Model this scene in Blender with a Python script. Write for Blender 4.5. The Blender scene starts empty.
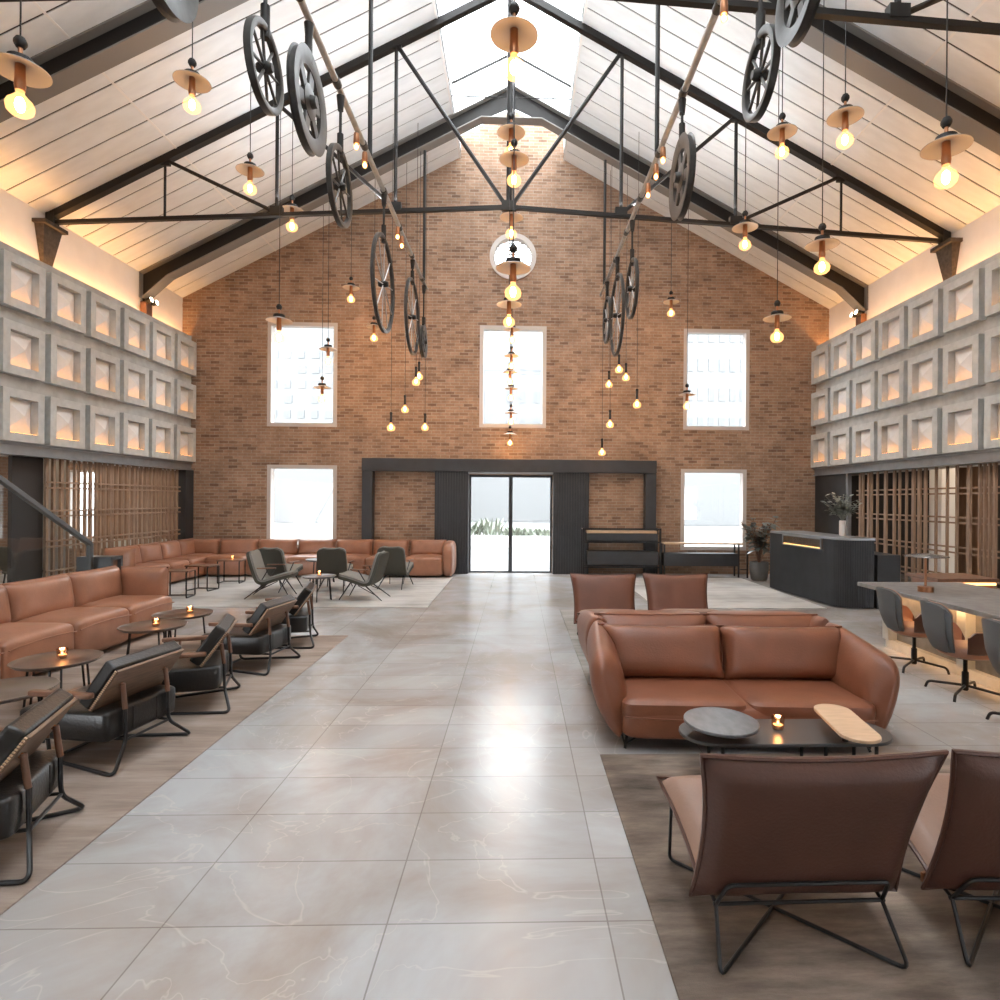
import bpy, bmesh, math, random
from mathutils import Vector, Matrix, Quaternion
random.seed(7)
PI = math.pi
C = bpy.context.scene.collection
def R(d): return math.radians(d)

# ------------------------------------------------------------------ materials
def mat(name, col, rough=.6, metal=0., bump=0., bscale=40., var=0., vscale=4., spec=.5, coat=0., col2=None, stretch=(1,1,1)):
    m = bpy.data.materials.new(name); m.use_nodes = True
    nt = m.node_tree; b = nt.nodes['Principled BSDF']
    b.inputs['Base Color'].default_value = (*col, 1); b.inputs['Roughness'].default_value = rough
    b.inputs['Metallic'].default_value = metal; b.inputs['Specular IOR Level'].default_value = spec
    b.inputs['Coat Weight'].default_value = coat
    tc = nt.nodes.new('ShaderNodeTexCoord')
    mp = nt.nodes.new('ShaderNodeMapping'); mp.inputs['Scale'].default_value = stretch
    nt.links.new(tc.outputs['Object'], mp.inputs['Vector'])
    if var or col2:
        n = nt.nodes.new('ShaderNodeTexNoise'); n.inputs['Scale'].default_value = vscale; n.inputs['Detail'].default_value = 5
        nt.links.new(mp.outputs[0], n.inputs['Vector'])
        mx = nt.nodes.new('ShaderNodeMix'); mx.data_type = 'RGBA'
        c2 = col2 if col2 else tuple(max(0, c*(1-var)) for c in col)
        mx.inputs['A'].default_value = (*col, 1); mx.inputs['B'].default_value = (*c2, 1)
        cr = nt.nodes.new('ShaderNodeMapRange'); cr.inputs['From Min'].default_value = .35; cr.inputs['From Max'].default_value = .65
        nt.links.new(n.outputs['Fac'], cr.inputs['Value']); nt.links.new(cr.outputs[0], mx.inputs['Factor'])
        nt.links.new(mx.outputs['Result'], b.inputs['Base Color'])
    if bump:
        n2 = nt.nodes.new('ShaderNodeTexNoise'); n2.inputs['Scale'].default_value = bscale; n2.inputs['Detail'].default_value = 3
        nt.links.new(mp.outputs[0], n2.inputs['Vector'])
        bp = nt.nodes.new('ShaderNodeBump'); bp.inputs['Strength'].default_value = bump; bp.inputs['Distance'].default_value = .01
        nt.links.new(n2.outputs['Fac'], bp.inputs['Height']); nt.links.new(bp.outputs[0], b.inputs['Normal'])
    return m
def emis(name, col, st, sampling='AUTO'):
    m = bpy.data.materials.new(name); m.use_nodes = True; nt = m.node_tree; nt.nodes.clear()
    e = nt.nodes.new('ShaderNodeEmission'); e.inputs[0].default_value = (*col, 1); e.inputs[1].default_value = st
    o = nt.nodes.new('ShaderNodeOutputMaterial'); nt.links.new(e.outputs[0], o.inputs[0])
    m.cycles.emission_sampling = sampling
    return m
def glassy(name, tint, gl=.06, rough=.02, trans=None, tw=0.):
    m = bpy.data.materials.new(name); m.use_nodes = True; nt = m.node_tree; nt.nodes.clear()
    t = nt.nodes.new('ShaderNodeBsdfTransparent'); t.inputs[0].default_value = (*tint, 1)
    g = nt.nodes.new('ShaderNodeBsdfGlossy'); g.inputs['Roughness'].default_value = rough
    mx = nt.nodes.new('ShaderNodeMixShader'); mx.inputs[0].default_value = gl
    nt.links.new(t.outputs[0], mx.inputs[1]); nt.links.new(g.outputs[0], mx.inputs[2])
    out = mx
    if tw:
        tl = nt.nodes.new('ShaderNodeBsdfTranslucent'); tl.inputs[0].default_value = (*trans, 1)
        m2 = nt.nodes.new('ShaderNodeMixShader'); m2.inputs[0].default_value = tw
        nt.links.new(mx.outputs[0], m2.inputs[1]); nt.links.new(tl.outputs[0], m2.inputs[2]); out = m2
    o = nt.nodes.new('ShaderNodeOutputMaterial'); nt.links.new(out.outputs[0], o.inputs[0])
    return m

def brick_mat(name, cA, cB, mort, swap='xz', bw=.21, rh=.07):
    m = bpy.data.materials.new(name); m.use_nodes = True; nt = m.node_tree; b = nt.nodes['Principled BSDF']
    N = nt.nodes.new; L = nt.links.new
    tc = N('ShaderNodeTexCoord'); sp = N('ShaderNodeSeparateXYZ'); cb = N('ShaderNodeCombineXYZ')
    L(tc.outputs['Object'], sp.inputs[0]); L(sp.outputs['X' if swap[0] == 'x' else 'Y'], cb.inputs['X']); L(sp.outputs['Z'], cb.inputs['Y'])
    nw = N('ShaderNodeTexNoise'); nw.inputs['Scale'].default_value = 6; L(cb.outputs[0], nw.inputs['Vector'])
    wv = N('ShaderNodeVectorMath'); wv.operation = 'MULTIPLY_ADD'; wv.inputs[1].default_value = (.014, .014, 0)
    L(nw.outputs['Color'], wv.inputs[0]); L(cb.outputs[0], wv.inputs[2])
    br = N('ShaderNodeTexBrick'); br.inputs['Scale'].default_value = 1; br.inputs['Brick Width'].default_value = bw; br.inputs['Row Height'].default_value = rh
    br.inputs['Mortar Size'].default_value = .007; br.inputs['Mortar Smooth'].default_value = .3; br.inputs['Bias'].default_value = -.15
    br.inputs['Color1'].default_value = (*cA, 1); br.inputs['Color2'].default_value = (*cB, 1); br.inputs['Mortar'].default_value = (*mort, 1)
    L(wv.outputs[0], br.inputs['Vector'])
    n = N('ShaderNodeTexNoise'); n.inputs['Scale'].default_value = 1.7; n.inputs['Detail'].default_value = 10; n.inputs['Roughness'].default_value = .78
    L(cb.outputs[0], n.inputs['Vector'])
    cr = N('ShaderNodeValToRGB'); cr.color_ramp.elements[0].position = .33; cr.color_ramp.elements[0].color = (.60, .585, .57, 1)
    cr.color_ramp.elements[1].position = .67; cr.color_ramp.elements[1].color = (1.3, 1.29, 1.27, 1)
    L(n.outputs['Fac'], cr.inputs[0])
    mx = N('ShaderNodeMix'); mx.data_type = 'RGBA'; mx.blend_type = 'MULTIPLY'; mx.inputs['Factor'].default_value = .85
    L(br.outputs['Color'], mx.inputs['A']); L(cr.outputs[0], mx.inputs['B'])
    # a random tone for every brick
    b3 = N('ShaderNodeTexBrick')
    for k in ('Scale', 'Brick Width', 'Row Height', 'Mortar Size', 'Mortar Smooth'): b3.inputs[k].default_value = br.inputs[k].default_value
    b3.inputs['Bias'].default_value = 0; b3.inputs['Color1'].default_value = (0, 0, 0, 1); b3.inputs['Color2'].default_value = (1, 1, 1, 1); b3.inputs['Mortar'].default_value = (.5, .5, .5, 1)
    L(wv.outputs[0], b3.inputs['Vector'])
    r3 = N('ShaderNodeValToRGB'); e = r3.color_ramp.elements; e[0].position = .0; e[0].color = (.56, .54, .54, 1); e[1].position = 1; e[1].color = (1.3, 1.32, 1.35, 1)
    for p_, c_ in ((.2, (.74, .71, .69, 1)), (.3, (1, 1, 1, 1)), (.75, (1.02, 1, .98, 1))):
        x = e.new(p_); x.color = c_
    L(b3.outputs['Color'], r3.inputs[0])
    m2 = N('ShaderNodeMix'); m2.data_type = 'RGBA'; m2.blend_type = 'MULTIPLY'; m2.inputs['Factor'].default_value = 1
    L(mx.outputs['Result'], m2.inputs['A']); L(r3.outputs[0], m2.inputs['B'])
    L(m2.outputs['Result'], b.inputs['Base Color'])
    b.inputs['Roughness'].default_value = .85; b.inputs['Specular IOR Level'].default_value = .25
    bp = N('ShaderNodeBump'); bp.inputs['Strength'].default_value = .35; bp.inputs['Distance'].default_value = .012
    inv = N('ShaderNodeMath'); inv.operation = 'SUBTRACT'; inv.inputs[0].default_value = 1; L(br.outputs['Fac'], inv.inputs[1])
    L(inv.outputs[0], bp.inputs['Height']); L(bp.outputs[0], b.inputs['Normal'])
    return m

def floor_mat():
    m = bpy.data.materials.new('polished_stone_tile'); m.use_nodes = True; nt = m.node_tree; b = nt.nodes['Principled BSDF']
    N = nt.nodes.new; L = nt.links.new
    tc = N('ShaderNodeTexCoord'); mp = N('ShaderNodeMapping'); mp.inputs['Location'].default_value = (-.375+.885*20, -2.44+.43*40, 0)
    L(tc.outputs['Object'], mp.inputs['Vector'])
    br = N('ShaderNodeTexBrick'); br.offset = 0; br.inputs['Scale'].default_value = 1; br.inputs['Brick Width'].default_value = .885; br.inputs['Row Height'].default_value = .43
    br.inputs['Mortar Size'].default_value = .0035; br.inputs['Mortar Smooth'].default_value = .2; br.inputs['Bias'].default_value = 0
    br.inputs['Color1'].default_value = (.92, .92, .92, 1); br.inputs['Color2'].default_value = (1.05, 1.05, 1.05, 1); br.inputs['Mortar'].default_value = (.62, .6, .58, 1)
    L(mp.outputs[0], br.inputs['Vector'])
    n = N('ShaderNodeTexNoise'); n.inputs['Scale'].default_value = .9; n.inputs['Detail'].default_value = 6; n.inputs['Roughness'].default_value = .6; n.inputs['Distortion'].default_value = .6
    L(tc.outputs['Object'], n.inputs['Vector'])
    cr = N('ShaderNodeValToRGB'); e = cr.color_ramp.elements
    e[0].position = .34; e[0].color = FL_A; e[1].position = .64; e[1].color = FL_B
    L(n.outputs['Fac'], cr.inputs[0])
    # thin pale veins
    vn = N('ShaderNodeTexNoise'); vn.inputs['Scale'].default_value = 1.1; vn.inputs['Detail'].default_value = 4; vn.inputs['Distortion'].default_value = 1.6
    L(tc.outputs['Object'], vn.inputs['Vector'])
    sb_ = N('ShaderNodeMath'); sb_.operation = 'SUBTRACT'; sb_.inputs[1].default_value = .5; L(vn.outputs['Fac'], sb_.inputs[0])
    ab_ = N('ShaderNodeMath'); ab_.operation = 'ABSOLUTE'; L(sb_.outputs[0], ab_.inputs[0])
    vr = N('ShaderNodeMapRange'); vr.inputs['From Max'].default_value = .007; vr.inputs['To Min'].default_value = .26; vr.inputs['To Max'].default_value = 0; L(ab_.outputs[0], vr.inputs['Value'])
    m1 = N('ShaderNodeMix'); m1.data_type = 'RGBA'; m1.inputs['B'].default_value = (.62, .58, .54, 1)
    L(vr.outputs[0], m1.inputs['Factor']); L(cr.outputs[0], m1.inputs['A'])
    m2 = N('ShaderNodeMix'); m2.data_type = 'RGBA'; m2.blend_type = 'MULTIPLY'; m2.inputs['Factor'].default_value = 1
    L(m1.outputs['Result'], m2.inputs['A']); L(br.outputs['Color'], m2.inputs['B']); L(m2.outputs['Result'], b.inputs['Base Color'])
    b.inputs['Specular IOR Level'].default_value = .34
    rr = N('ShaderNodeMapRange'); rr.inputs['To Min'].default_value = .19; rr.inputs['To Max'].default_value = .268; L(n.outputs['Fac'], rr.inputs['Value']); L(rr.outputs[0], b.inputs['Roughness'])
    return m
def rug_mat(name, a, bcol, c, stretch):
    m = bpy.data.materials.new(name); m.use_nodes = True; nt = m.node_tree; b = nt.nodes['Principled BSDF']
    N = nt.nodes.new; L = nt.links.new
    tc = N('ShaderNodeTexCoord'); mp = N('ShaderNodeMapping'); mp.inputs['Scale'].default_value = stretch
    L(tc.outputs['Object'], mp.inputs[0])
    n = N('ShaderNodeTexNoise'); n.inputs['Scale'].default_value = 2.2; n.inputs['Detail'].default_value = 9; n.inputs['Roughness'].default_value = .72
    L(mp.outputs[0], n.inputs['Vector'])
    n3 = N('ShaderNodeTexNoise'); n3.inputs['Scale'].default_value = 1.1; n3.inputs['Detail'].default_value = 3; L(tc.outputs['Object'], n3.inputs['Vector'])
    ad = N('ShaderNodeMath'); ad.operation = 'MULTIPLY_ADD'; ad.inputs[1].default_value = .55; L(n3.outputs['Fac'], ad.inputs[0])
    mu = N('ShaderNodeMath'); mu.operation = 'MULTIPLY'; mu.inputs[1].default_value = .5; L(n.outputs['Fac'], mu.inputs[0]); L(mu.outputs[0], ad.inputs[2])
    cr = N('ShaderNodeValToRGB'); e = cr.color_ramp.elements; e[0].position = .4; e[0].color = (*a, 1); e[1].position = .64; e[1].color = (*c, 1)
    x = e.new(.52); x.color = (*bcol, 1)
    L(ad.outputs[0], cr.inputs[0]); L(cr.outputs[0], b.inputs['Base Color']); b.inputs['Roughness'].default_value = .9; b.inputs['Specular IOR Level'].default_value = .15
    n2 = N('ShaderNodeTexNoise'); n2.inputs['Scale'].default_value = 260; L(tc.outputs['Object'], n2.inputs['Vector'])
    bp = N('ShaderNodeBump'); bp.inputs['Strength'].default_value = .5; bp.inputs['Distance'].default_value = .006; L(n2.outputs['Fac'], bp.inputs['Height']); L(bp.outputs[0], b.inputs['Normal'])
    return m

FL_A = (.305, .268, .245, 1); FL_B = (.415, .437, .452, 1)
M = {}
M['brick'] = brick_mat('brick_wall', (.345, .225, .155), (.26, .168, .118), (.35, .29, .235))
M['brick2'] = brick_mat('aisle_brick', (.38, .19, .10), (.25, .12, .065), (.33, .25, .18), 'yz')
M['floor'] = floor_mat()
M['plaster'] = mat('white_plaster', (.78, .75, .72), .8, var=.06, vscale=3)
M['roof'] = mat('roof_panel', (.755, .79, .81), .42, 0, var=.09, vscale=2.5, stretch=(1, 3, 1), spec=.45)
M['gap'] = mat('roof_gap', (.05, .04, .035), .8)
M['steel'] = mat('dark_steel', (.013, .012, .011), .5, .1, bump=.05, spec=.35)
M['flange'] = mat('lit_steel_flange', (.20, .19, .178), .5, .1, spec=.4)  # same paint as the dark web, coloured paler for light from below
M['steel2'] = mat('truss_steel', (.012, .010, .009), .5, .1, spec=.35)
M['wheelm'] = mat('aged_iron', (.055, .053, .05), .42, .5, var=.35, vscale=14)
M['pipe'] = mat('galvanised_bar', (.34, .34, .335), .4, .5, var=.25, vscale=10)
M['black'] = mat('black_metal', (.016, .016, .017), .42, .3)
M['concrete'] = mat('grey_concrete', (.50, .515, .505), .75, bump=.1, bscale=60, var=.16, vscale=7)
M['concrete2'] = mat('fascia_concrete', (.44, .45, .44), .78, bump=.12, bscale=50, var=.22, vscale=5)
M['pyr'] = mat('moulded_plaster', (.72, .70, .68), .7, var=.08, vscale=9)
M['channel'] = mat('grey_steel_channel', (.27, .285, .30), .38, .5, var=.15, vscale=5)
M['tan'] = mat('tan_leather', (.345, .168, .104), .36, bump=.18, bscale=70, var=.18, vscale=5)
M['tan2'] = mat('cognac_leather', (.20, .070, .035), .42, bump=.15, bscale=80, var=.2, vscale=4)
M['brown'] = mat('dark_brown_leather', (.082, .034, .023), .42, bump=.15, bscale=80, var=.22, vscale=4)
M['paletan'] = mat('sheen_paled_leather', (.27, .165, .12), .5, bump=.12, bscale=80, var=.15, vscale=5)  # seat leather, its colour paled by a painted-in grazing sheen
M['bleather'] = mat('black_leather', (.011, .0105, .010), .3, bump=.2, bscale=60, var=.2, vscale=8)
M['ply'] = mat('walnut_plywood', (.20, .125, .082), .5, var=.35, vscale=9, stretch=(1, 1, 9))
M['wood'] = mat('brown_wood', (.19, .09, .052), .42, var=.3, vscale=12, stretch=(6, 1, 1))
M['palewood'] = mat('pale_oak', (.62, .43, .28), .5, var=.15, vscale=8, stretch=(1, 8, 1))
M['slat'] = mat('timber_slat', (.31, .21, .145), .55, var=.22, vscale=6, stretch=(6, 6, 1))
M['tabletop'] = mat('bronze_tray', (.13, .098, .078), .33, .25, var=.25, vscale=6)
M['stone'] = mat('grey_stone', (.24, .235, .23), .42, var=.3, vscale=9)
M['discst'] = mat('dark_marble', (.15, .155, .165), .28, var=.4, vscale=20, stretch=(1, .4, 1))
M['traymet'] = mat('grey_lacquer', (.085, .085, .085), .3, .2)
M['felt'] = mat('olive_grey_felt', (.058, .058, .048), .9, bump=.1, bscale=200)
M['felt2'] = mat('light_grey_felt', (.19, .19, .175), .9, bump=.1, bscale=200)
M['greyfab'] = mat('grey_fabric', (.12, .127, .13), .9, bump=.12, bscale=220, var=.1)
M['charcoal'] = mat('charcoal_paint', (.033, .036, .041), .55, bump=.06, bscale=30, var=.2)
M['copper'] = mat('copper', (.36, .17, .09), .35, .9)
M['shade'] = mat('enamel_shade', (.33, .315, .305), .4, .2)
M['winframe'] = mat('pale_window_frame', (.50, .46, .43), .6)
M['pane'] = glassy('window_glass', (.97, .98, .98), .05)
M['clear'] = glassy('clear_glass', (.90, .93, .94), .08)
M['skyglass'] = glassy('frosted_skylight_glass', (.86, .86, .86), .03, .2, (.92, .92, .92), .7)
M['bulbglass'] = glassy('bulb_glass', (1., .90, .76), .06)
M['candleglass'] = glassy('candle_glass', (.95, .82, .7), .12)
M['fil'] = emis('glowing_filament', (1., .62, .27), 34., 'NONE')
M['halo'] = None
M['led'] = emis('warm_led_strip', (1., .37, .06), 8.)
M['ledcove'] = emis('warm_cove_strip', (1., .50, .17), 2.2, 'NONE')
M['flame'] = emis('candle_flame', (1., .6, .25), 6., 'NONE')
M['wax'] = mat('candle_wax', (.8, .6, .42), .6)
M['leafg'] = mat('dark_leaf', (.15, .175, .165), .4, var=.3, vscale=8)
M['leafp'] = mat('sage_leaf', (.33, .345, .30), .7, var=.3, vscale=20)
M['potm'] = mat('grey_pot', (.10, .10, .098), .7, var=.2)
M['white'] = mat('white_paint', (.78, .78, .77), .6)
M['ceramic'] = mat('pale_ceramic', (.62, .60, .58), .4)
M['rug_brown'] = rug_mat('brown_flat_rug', (.19, .15, .125), (.29, .235, .20), (.40, .345, .305), (.35, 3, 1))
M['rug_dark'] = rug_mat('taupe_worn_rug', (.06, .048, .04), (.165, .13, .106), (.33, .265, .215), (.5, 2.2, 1))
M['rug_light'] = rug_mat('pale_grey_rug', (.30, .295, .28), (.42, .415, .40), (.50, .495, .48), (.5, 2.5, 1))
M['rug_mid'] = rug_mat('grey_striped_rug', (.16, .16, .15), (.27, .265, .25), (.36, .355, .34), (.3, 5, 1))
M['ext'] = mat('facade_render', (.14, .1405, .141), .9)
M['extwin'] = mat('facade_window', (.098, .0995, .101), .6)
M['extground'] = mat('paving', (.17, .17, .167), .9)
M['curtain'] = mat('grey_curtain', (.42, .42, .41), .9)
M['darkwall'] = mat('dark_aisle_wall', (.035, .03, .028), .8)
M['woodwall'] = mat('brown_panelling', (.20, .12, .075), .6, var=.25, vscale=3, stretch=(5, 5, 1))
M['rust'] = mat('rusty_metal', (.075, .062, .052), .7, .2, var=.5, vscale=18)
M['spot'] = emis('spot_lens', (1., .82, .62), 14., 'NONE')
# bulb globe glass: mostly clear, glowing softly
def halo():
    m = bpy.data.materials.new('lit_bulb_globe'); m.use_nodes = True; nt = m.node_tree; nt.nodes.clear(); N = nt.nodes.new; L = nt.links.new
    t = N('ShaderNodeBsdfTransparent'); t.inputs[0].default_value = (1, .84, .62, 1)
    e = N('ShaderNodeEmission'); e.inputs[0].default_value = (1., .5, .2, 1); e.inputs[1].default_value = .55
    a = N('ShaderNodeAddShader'); L(t.outputs[0], a.inputs[0]); L(e.outputs[0], a.inputs[1])
    o = N('ShaderNodeOutputMaterial'); L(a.outputs[0], o.inputs[0]); m.cycles.emission_sampling = 'NONE'
    return m
M['halo'] = halo()

# ------------------------------------------------------------------ mesh builder
class MB:
    def __init__(s): s.v = []; s.f = []
    def add(s, vs, fs):
        n = len(s.v); s.v += [tuple(p) for p in vs]; s.f += [tuple(i+n for i in f) for f in fs]; return s
    def box(s, c, d, rot=None):
        x, y, z = [k/2 for k in d]
        P = [Vector(p) for p in ((-x,-y,-z),(x,-y,-z),(x,y,-z),(-x,y,-z),(-x,-y,z),(x,-y,z),(x,y,z),(-x,y,z))]
        if rot: P = [rot @ p for p in P]
        c = Vector(c)
        return s.add([p+c for p in P], [(0,3,2,1),(4,5,6,7),(0,1,5,4),(1,2,6,5),(2,3,7,6),(3,0,4,7)])
    def b2(s, x0, x1, y0, y1, z0, z1): return s.box(((x0+x1)/2,(y0+y1)/2,(z0+z1)/2), (abs(x1-x0),abs(y1-y0),abs(z1-z0)))
    def beam(s, p, q, w, h, side=(0,1,0)):
        p, q = Vector(p), Vector(q); d = (q-p).normalized(); a = Vector(side); a = (a-d*a.dot(d)).normalized(); u = d.cross(a)
        P = []
        for o in (p, q):
            for i, j in ((-1,-1),(1,-1),(1,1),(-1,1)): P.append(o+a*(w/2*i)+u*(h/2*j))
        return s.add(P, [(0,1,2,3),(7,6,5,4),(0,4,5,1),(1,5,6,2),(2,6,7,3),(3,7,4,0)])
    def tube(s, pts, r, n=8, closed=False, caps=True):
        P = [Vector(p) for p in pts]; m = len(P); T = []
        for i in range(m):
            a = P[(i-1) % m] if (closed or i > 0) else P[i]; b = P[(i+1) % m] if (closed or i < m-1) else P[i]
            T.append((b-a).normalized())
        up = Vector((0,0,1)) if abs(T[0].z) < .9 else Vector((1,0,0))
        nn = (up-T[0]*up.dot(T[0])).normalized(); V = []
        for i in range(m):
            if i:
                nn = nn-T[i]*nn.dot(T[i])
                nn = nn.normalized() if nn.length > 1e-6 else T[i].orthogonal().normalized()
            bb = T[i].cross(nn); rr = r[i] if isinstance(r, (list, tuple)) else r
            for k in range(n):
                t = 2*PI*k/n; V.append(P[i]+nn*(math.cos(t)*rr)+bb*(math.sin(t)*rr))
        F = []
        for i in range(m if closed else m-1):
            for k in range(n):
                j = (i+1) % m; F.append((i*n+k, i*n+(k+1) % n, j*n+(k+1) % n, j*n+k))
        if not closed and caps: F += [tuple(range(n))[::-1], tuple(range((m-1)*n, m*n))]
        return s.add(V, F)
    def lathe(s, prof, n=20, c=(0,0,0), ax='z'):
        V = []; F = []; m = len(prof)
        for (r, z) in prof:
            for k in range(n):
                t = 2*PI*k/n; a, b = r*math.cos(t), r*math.sin(t)
                p = (a,b,z) if ax == 'z' else (z,a,b) if ax == 'x' else (b,z,a)
                V.append((p[0]+c[0],p[1]+c[1],p[2]+c[2]))
        for i in range(m-1):
            for k in range(n): F.append((i*n+k, i*n+(k+1) % n, (i+1)*n+(k+1) % n, (i+1)*n+k))
        if prof[0][0] > 1e-5: F.append(tuple(range(n))[::-1])
        if prof[-1][0] > 1e-5: F.append(tuple(range((m-1)*n, m*n)))
        return s.add(V, F)
    def ring(s, prof, n=40, c=(0,0,0), ax='x'):      # closed profile revolved
        V = []; F = []; m = len(prof)
        for (r, z) in prof:
            for k in range(n):
                t = 2*PI*k/n; a, b = r*math.cos(t), r*math.sin(t)
                p = (a,b,z) if ax == 'z' else (z,a,b) if ax == 'x' else (b,z,a)
                V.append((p[0]+c[0],p[1]+c[1],p[2]+c[2]))
        for i in range(m):
            for k in range(n): F.append((i*n+k, i*n+(k+1) % n, ((i+1) % m)*n+(k+1) % n, ((i+1) % m)*n+k))
        return s.add(V, F)
    def surf(s, fn, nu, nv, cu=False):
        V = [fn(i/(nu if cu else nu-1), j/(nv-1)) for i in range(nu) for j in range(nv)]; F = []
        for i in range(nu if cu else nu-1):
            for j in range(nv-1):
                a = i*nv+j; b = ((i+1) % nu)*nv+j; F.append((a, b, b+1, a+1))
        return s.add(V, F)
    def puff(s, c, d, e=.35, ez=None, nu=28, nv=14, rot=None, fn=None):    # soft rounded block (superellipsoid)
        ez = e if ez is None else ez; a = [k/2 for k in d]; V = []
        sg = lambda t, p: math.copysign(abs(t)**p, t)
        for j in range(nv+1):
            ph = -PI/2+PI*j/nv
            for i in range(nu):
                th = 2*PI*(i+.5)/nu
                p = Vector((a[0]*sg(math.cos(ph), ez)*sg(math.cos(th), e), a[1]*sg(math.cos(ph), ez)*sg(math.sin(th), e), a[2]*sg(math.sin(ph), ez)))
                if fn: p = Vector(fn(p))
                if rot: p = rot @ p
                V.append(p+Vector(c))
        F = []
        for j in range(nv):
            for i in range(nu):
                F.append((j*nu+i, j*nu+(i+1) % nu, (j+1)*nu+(i+1) % nu, (j+1)*nu+i))
        return s.add(V, F)
    def pillow(s, w, h, t, ear=.07, taper=0., nu=18, nv=14, mtx=None, sharp=.42):
        mtx = mtx or Matrix()
        def pt(u, v, sd):
            x = w/2*u*(1-ear*(1-v*v)*u*u)*(1+taper*(v-1)/2); z = h/2*v*(1-ear*1.1*(1-u*u)*v*v)
            y = sd*t/2*max(0, (1-u**4)*(1-v**4))**sharp
            return mtx @ Vector((x, y, z))
        for sd in (1, -1): s.surf(lambda a, b: pt(-math.cos(a*PI) if False else 2*a-1, 2*b-1, sd), nu, nv)
        return s
    def pillow_edge(s, w, h, r, ear=.07, taper=0., mtx=None):
        mtx = mtx or Matrix(); P = []
        def pt(u, v): return mtx @ Vector((w/2*u*(1-ear*(1-v*v)*u*u)*(1+taper*(v-1)/2), 0, h/2*v*(1-ear*1.1*(1-u*u)*v*v)))
        n = 12
        for k in range(n): P.append(pt(-1+2*k/n, -1))
        for k in range(n): P.append(pt(1, -1+2*k/n))
        for k in range(n): P.append(pt(1-2*k/n, 1))
        for k in range(n): P.append(pt(-1, 1-2*k/n))
        return s.tube(P, r, 6, closed=True)
    def prism(s, poly, ax, a, b):            # polygon in the two other axes, extruded along ax
        n = len(poly)
        def P(p, t): return (t,p[0],p[1]) if ax == 'x' else (p[0],t,p[1]) if ax == 'y' else (p[0],p[1],t)
        V = [P(p, a) for p in poly]+[P(p, b) for p in poly]
        return s.add(V, [tuple(range(n)), tuple(range(n, 2*n))[::-1]]+[(i, i+n, (i+1) % n+n, (i+1) % n) for i in range(n)])
    def xf(s, m): s.v = [tuple(m @ Vector(p)) for p in s.v]; return s
    def mesh(s, name, m, smooth=38, merge=False):
        me = bpy.data.meshes.new(name); me.from_pydata(s.v, [], s.f)
        bm = bmesh.new(); bm.from_mesh(me)
        if merge: bmesh.ops.remove_doubles(bm, verts=bm.verts, dist=1e-5)
        bmesh.ops.recalc_face_normals(bm, faces=bm.faces); bm.to_mesh(me); bm.free()
        if m: me.materials.append(m)
        if smooth:
            me.polygons.foreach_set('use_smooth', [True]*len(me.polygons)); me.set_sharp_from_angle(angle=R(smooth))
        return me
    def build(s, name, m, parent=None, bevel=0., smooth=38, loc=None, merge=False, seg=2):
        o = bpy.data.objects.new(name, s.mesh(name, m, smooth, merge)); C.objects.link(o)
        if parent: o.parent = parent
        if loc: o.location = loc
        if bevel:
            bv = o.modifiers.new('bevel', 'BEVEL'); bv.width = bevel; bv.segments = seg; bv.limit_method = 'ANGLE'; bv.angle_limit = R(40)
        return o
def fillet(pts, r, n=5):
    P = [Vector(p) for p in pts]; out = [P[0]]
    for i in range(1, len(P)-1):
        a, b, c = P[i-1], P[i], P[i+1]; d1 = (a-b); d2 = (c-b); k = min(r, d1.length*.48, d2.length*.48)
        p, q = b+d1.normalized()*k, b+d2.normalized()*k
        for j in range(n+1):
            t = j/n; out.append(p*(1-t)**2+b*2*t*(1-t)+q*t*t)
    out.append(P[-1]); return out
def fillet_closed(pts, r, n=5):
    P = [Vector(p) for p in pts]; m = len(P); out = []
    for i in range(m):
        a, b, c = P[i-1], P[i], P[(i+1) % m]; d1 = a-b; d2 = c-b; k = min(r, d1.length*.48, d2.length*.48)
        p, q = b+d1.normalized()*k, b+d2.normalized()*k
        for j in range(n+1):
            t = j/n; out.append(p*(1-t)**2+b*2*t*(1-t)+q*t*t)
    return out
def tag(o, label=None, cat=None, group=None, kind=None):
    if label: o['label'] = label
    if cat: o['category'] = cat
    if group: o['group'] = group
    if kind: o['kind'] = kind
    return o
def empty(name, loc=(0,0,0), rz=0.):
    o = bpy.data.objects.new(name, None); C.objects.link(o); o.location = loc; o.rotation_euler = (0,0,rz); o.empty_display_size = .1
    return o
def structure(o): o['kind'] = 'structure'; return o
def copy_tree(o, parent=None):
    c = o.copy(); C.objects.link(c)
    if parent: c.parent = parent
    for ch in list(o.children): copy_tree(ch, c)
    return c
def arealight(name, loc, rot, sx, sy, power, col, spread=180):
    l = bpy.data.lights.new(name, 'AREA'); l.shape = 'RECTANGLE'; l.size = sx; l.size_y = sy; l.energy = power; l.color = col; l.spread = R(spread)
    o = bpy.data.objects.new(name, l); C.objects.link(o); o.location = loc; o.rotation_euler = rot; return o
def pointlight(name, loc, power, col, r=.05, parent=None):
    l = bpy.data.lights.new(name, 'POINT'); l.energy = power; l.color = col; l.shadow_soft_size = r
    o = bpy.data.objects.new(name, l); C.objects.link(o); o.location = loc
    if parent: o.parent = parent
    return o
def cutmesh(obj, cutters):
    for c in cutters:
        md = obj.modifiers.new('cut', 'BOOLEAN'); md.operation = 'DIFFERENCE'; md.solver = 'EXACT'; md.object = c
    bpy.context.view_layer.update()
    dg = bpy.context.evaluated_depsgraph_get()
    me = bpy.data.meshes.new_from_object(obj.evaluated_get(dg)); obj.modifiers.clear(); obj.data = me
    for c in cutters: bpy.data.objects.remove(c, do_unlink=True)
    return obj
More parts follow.
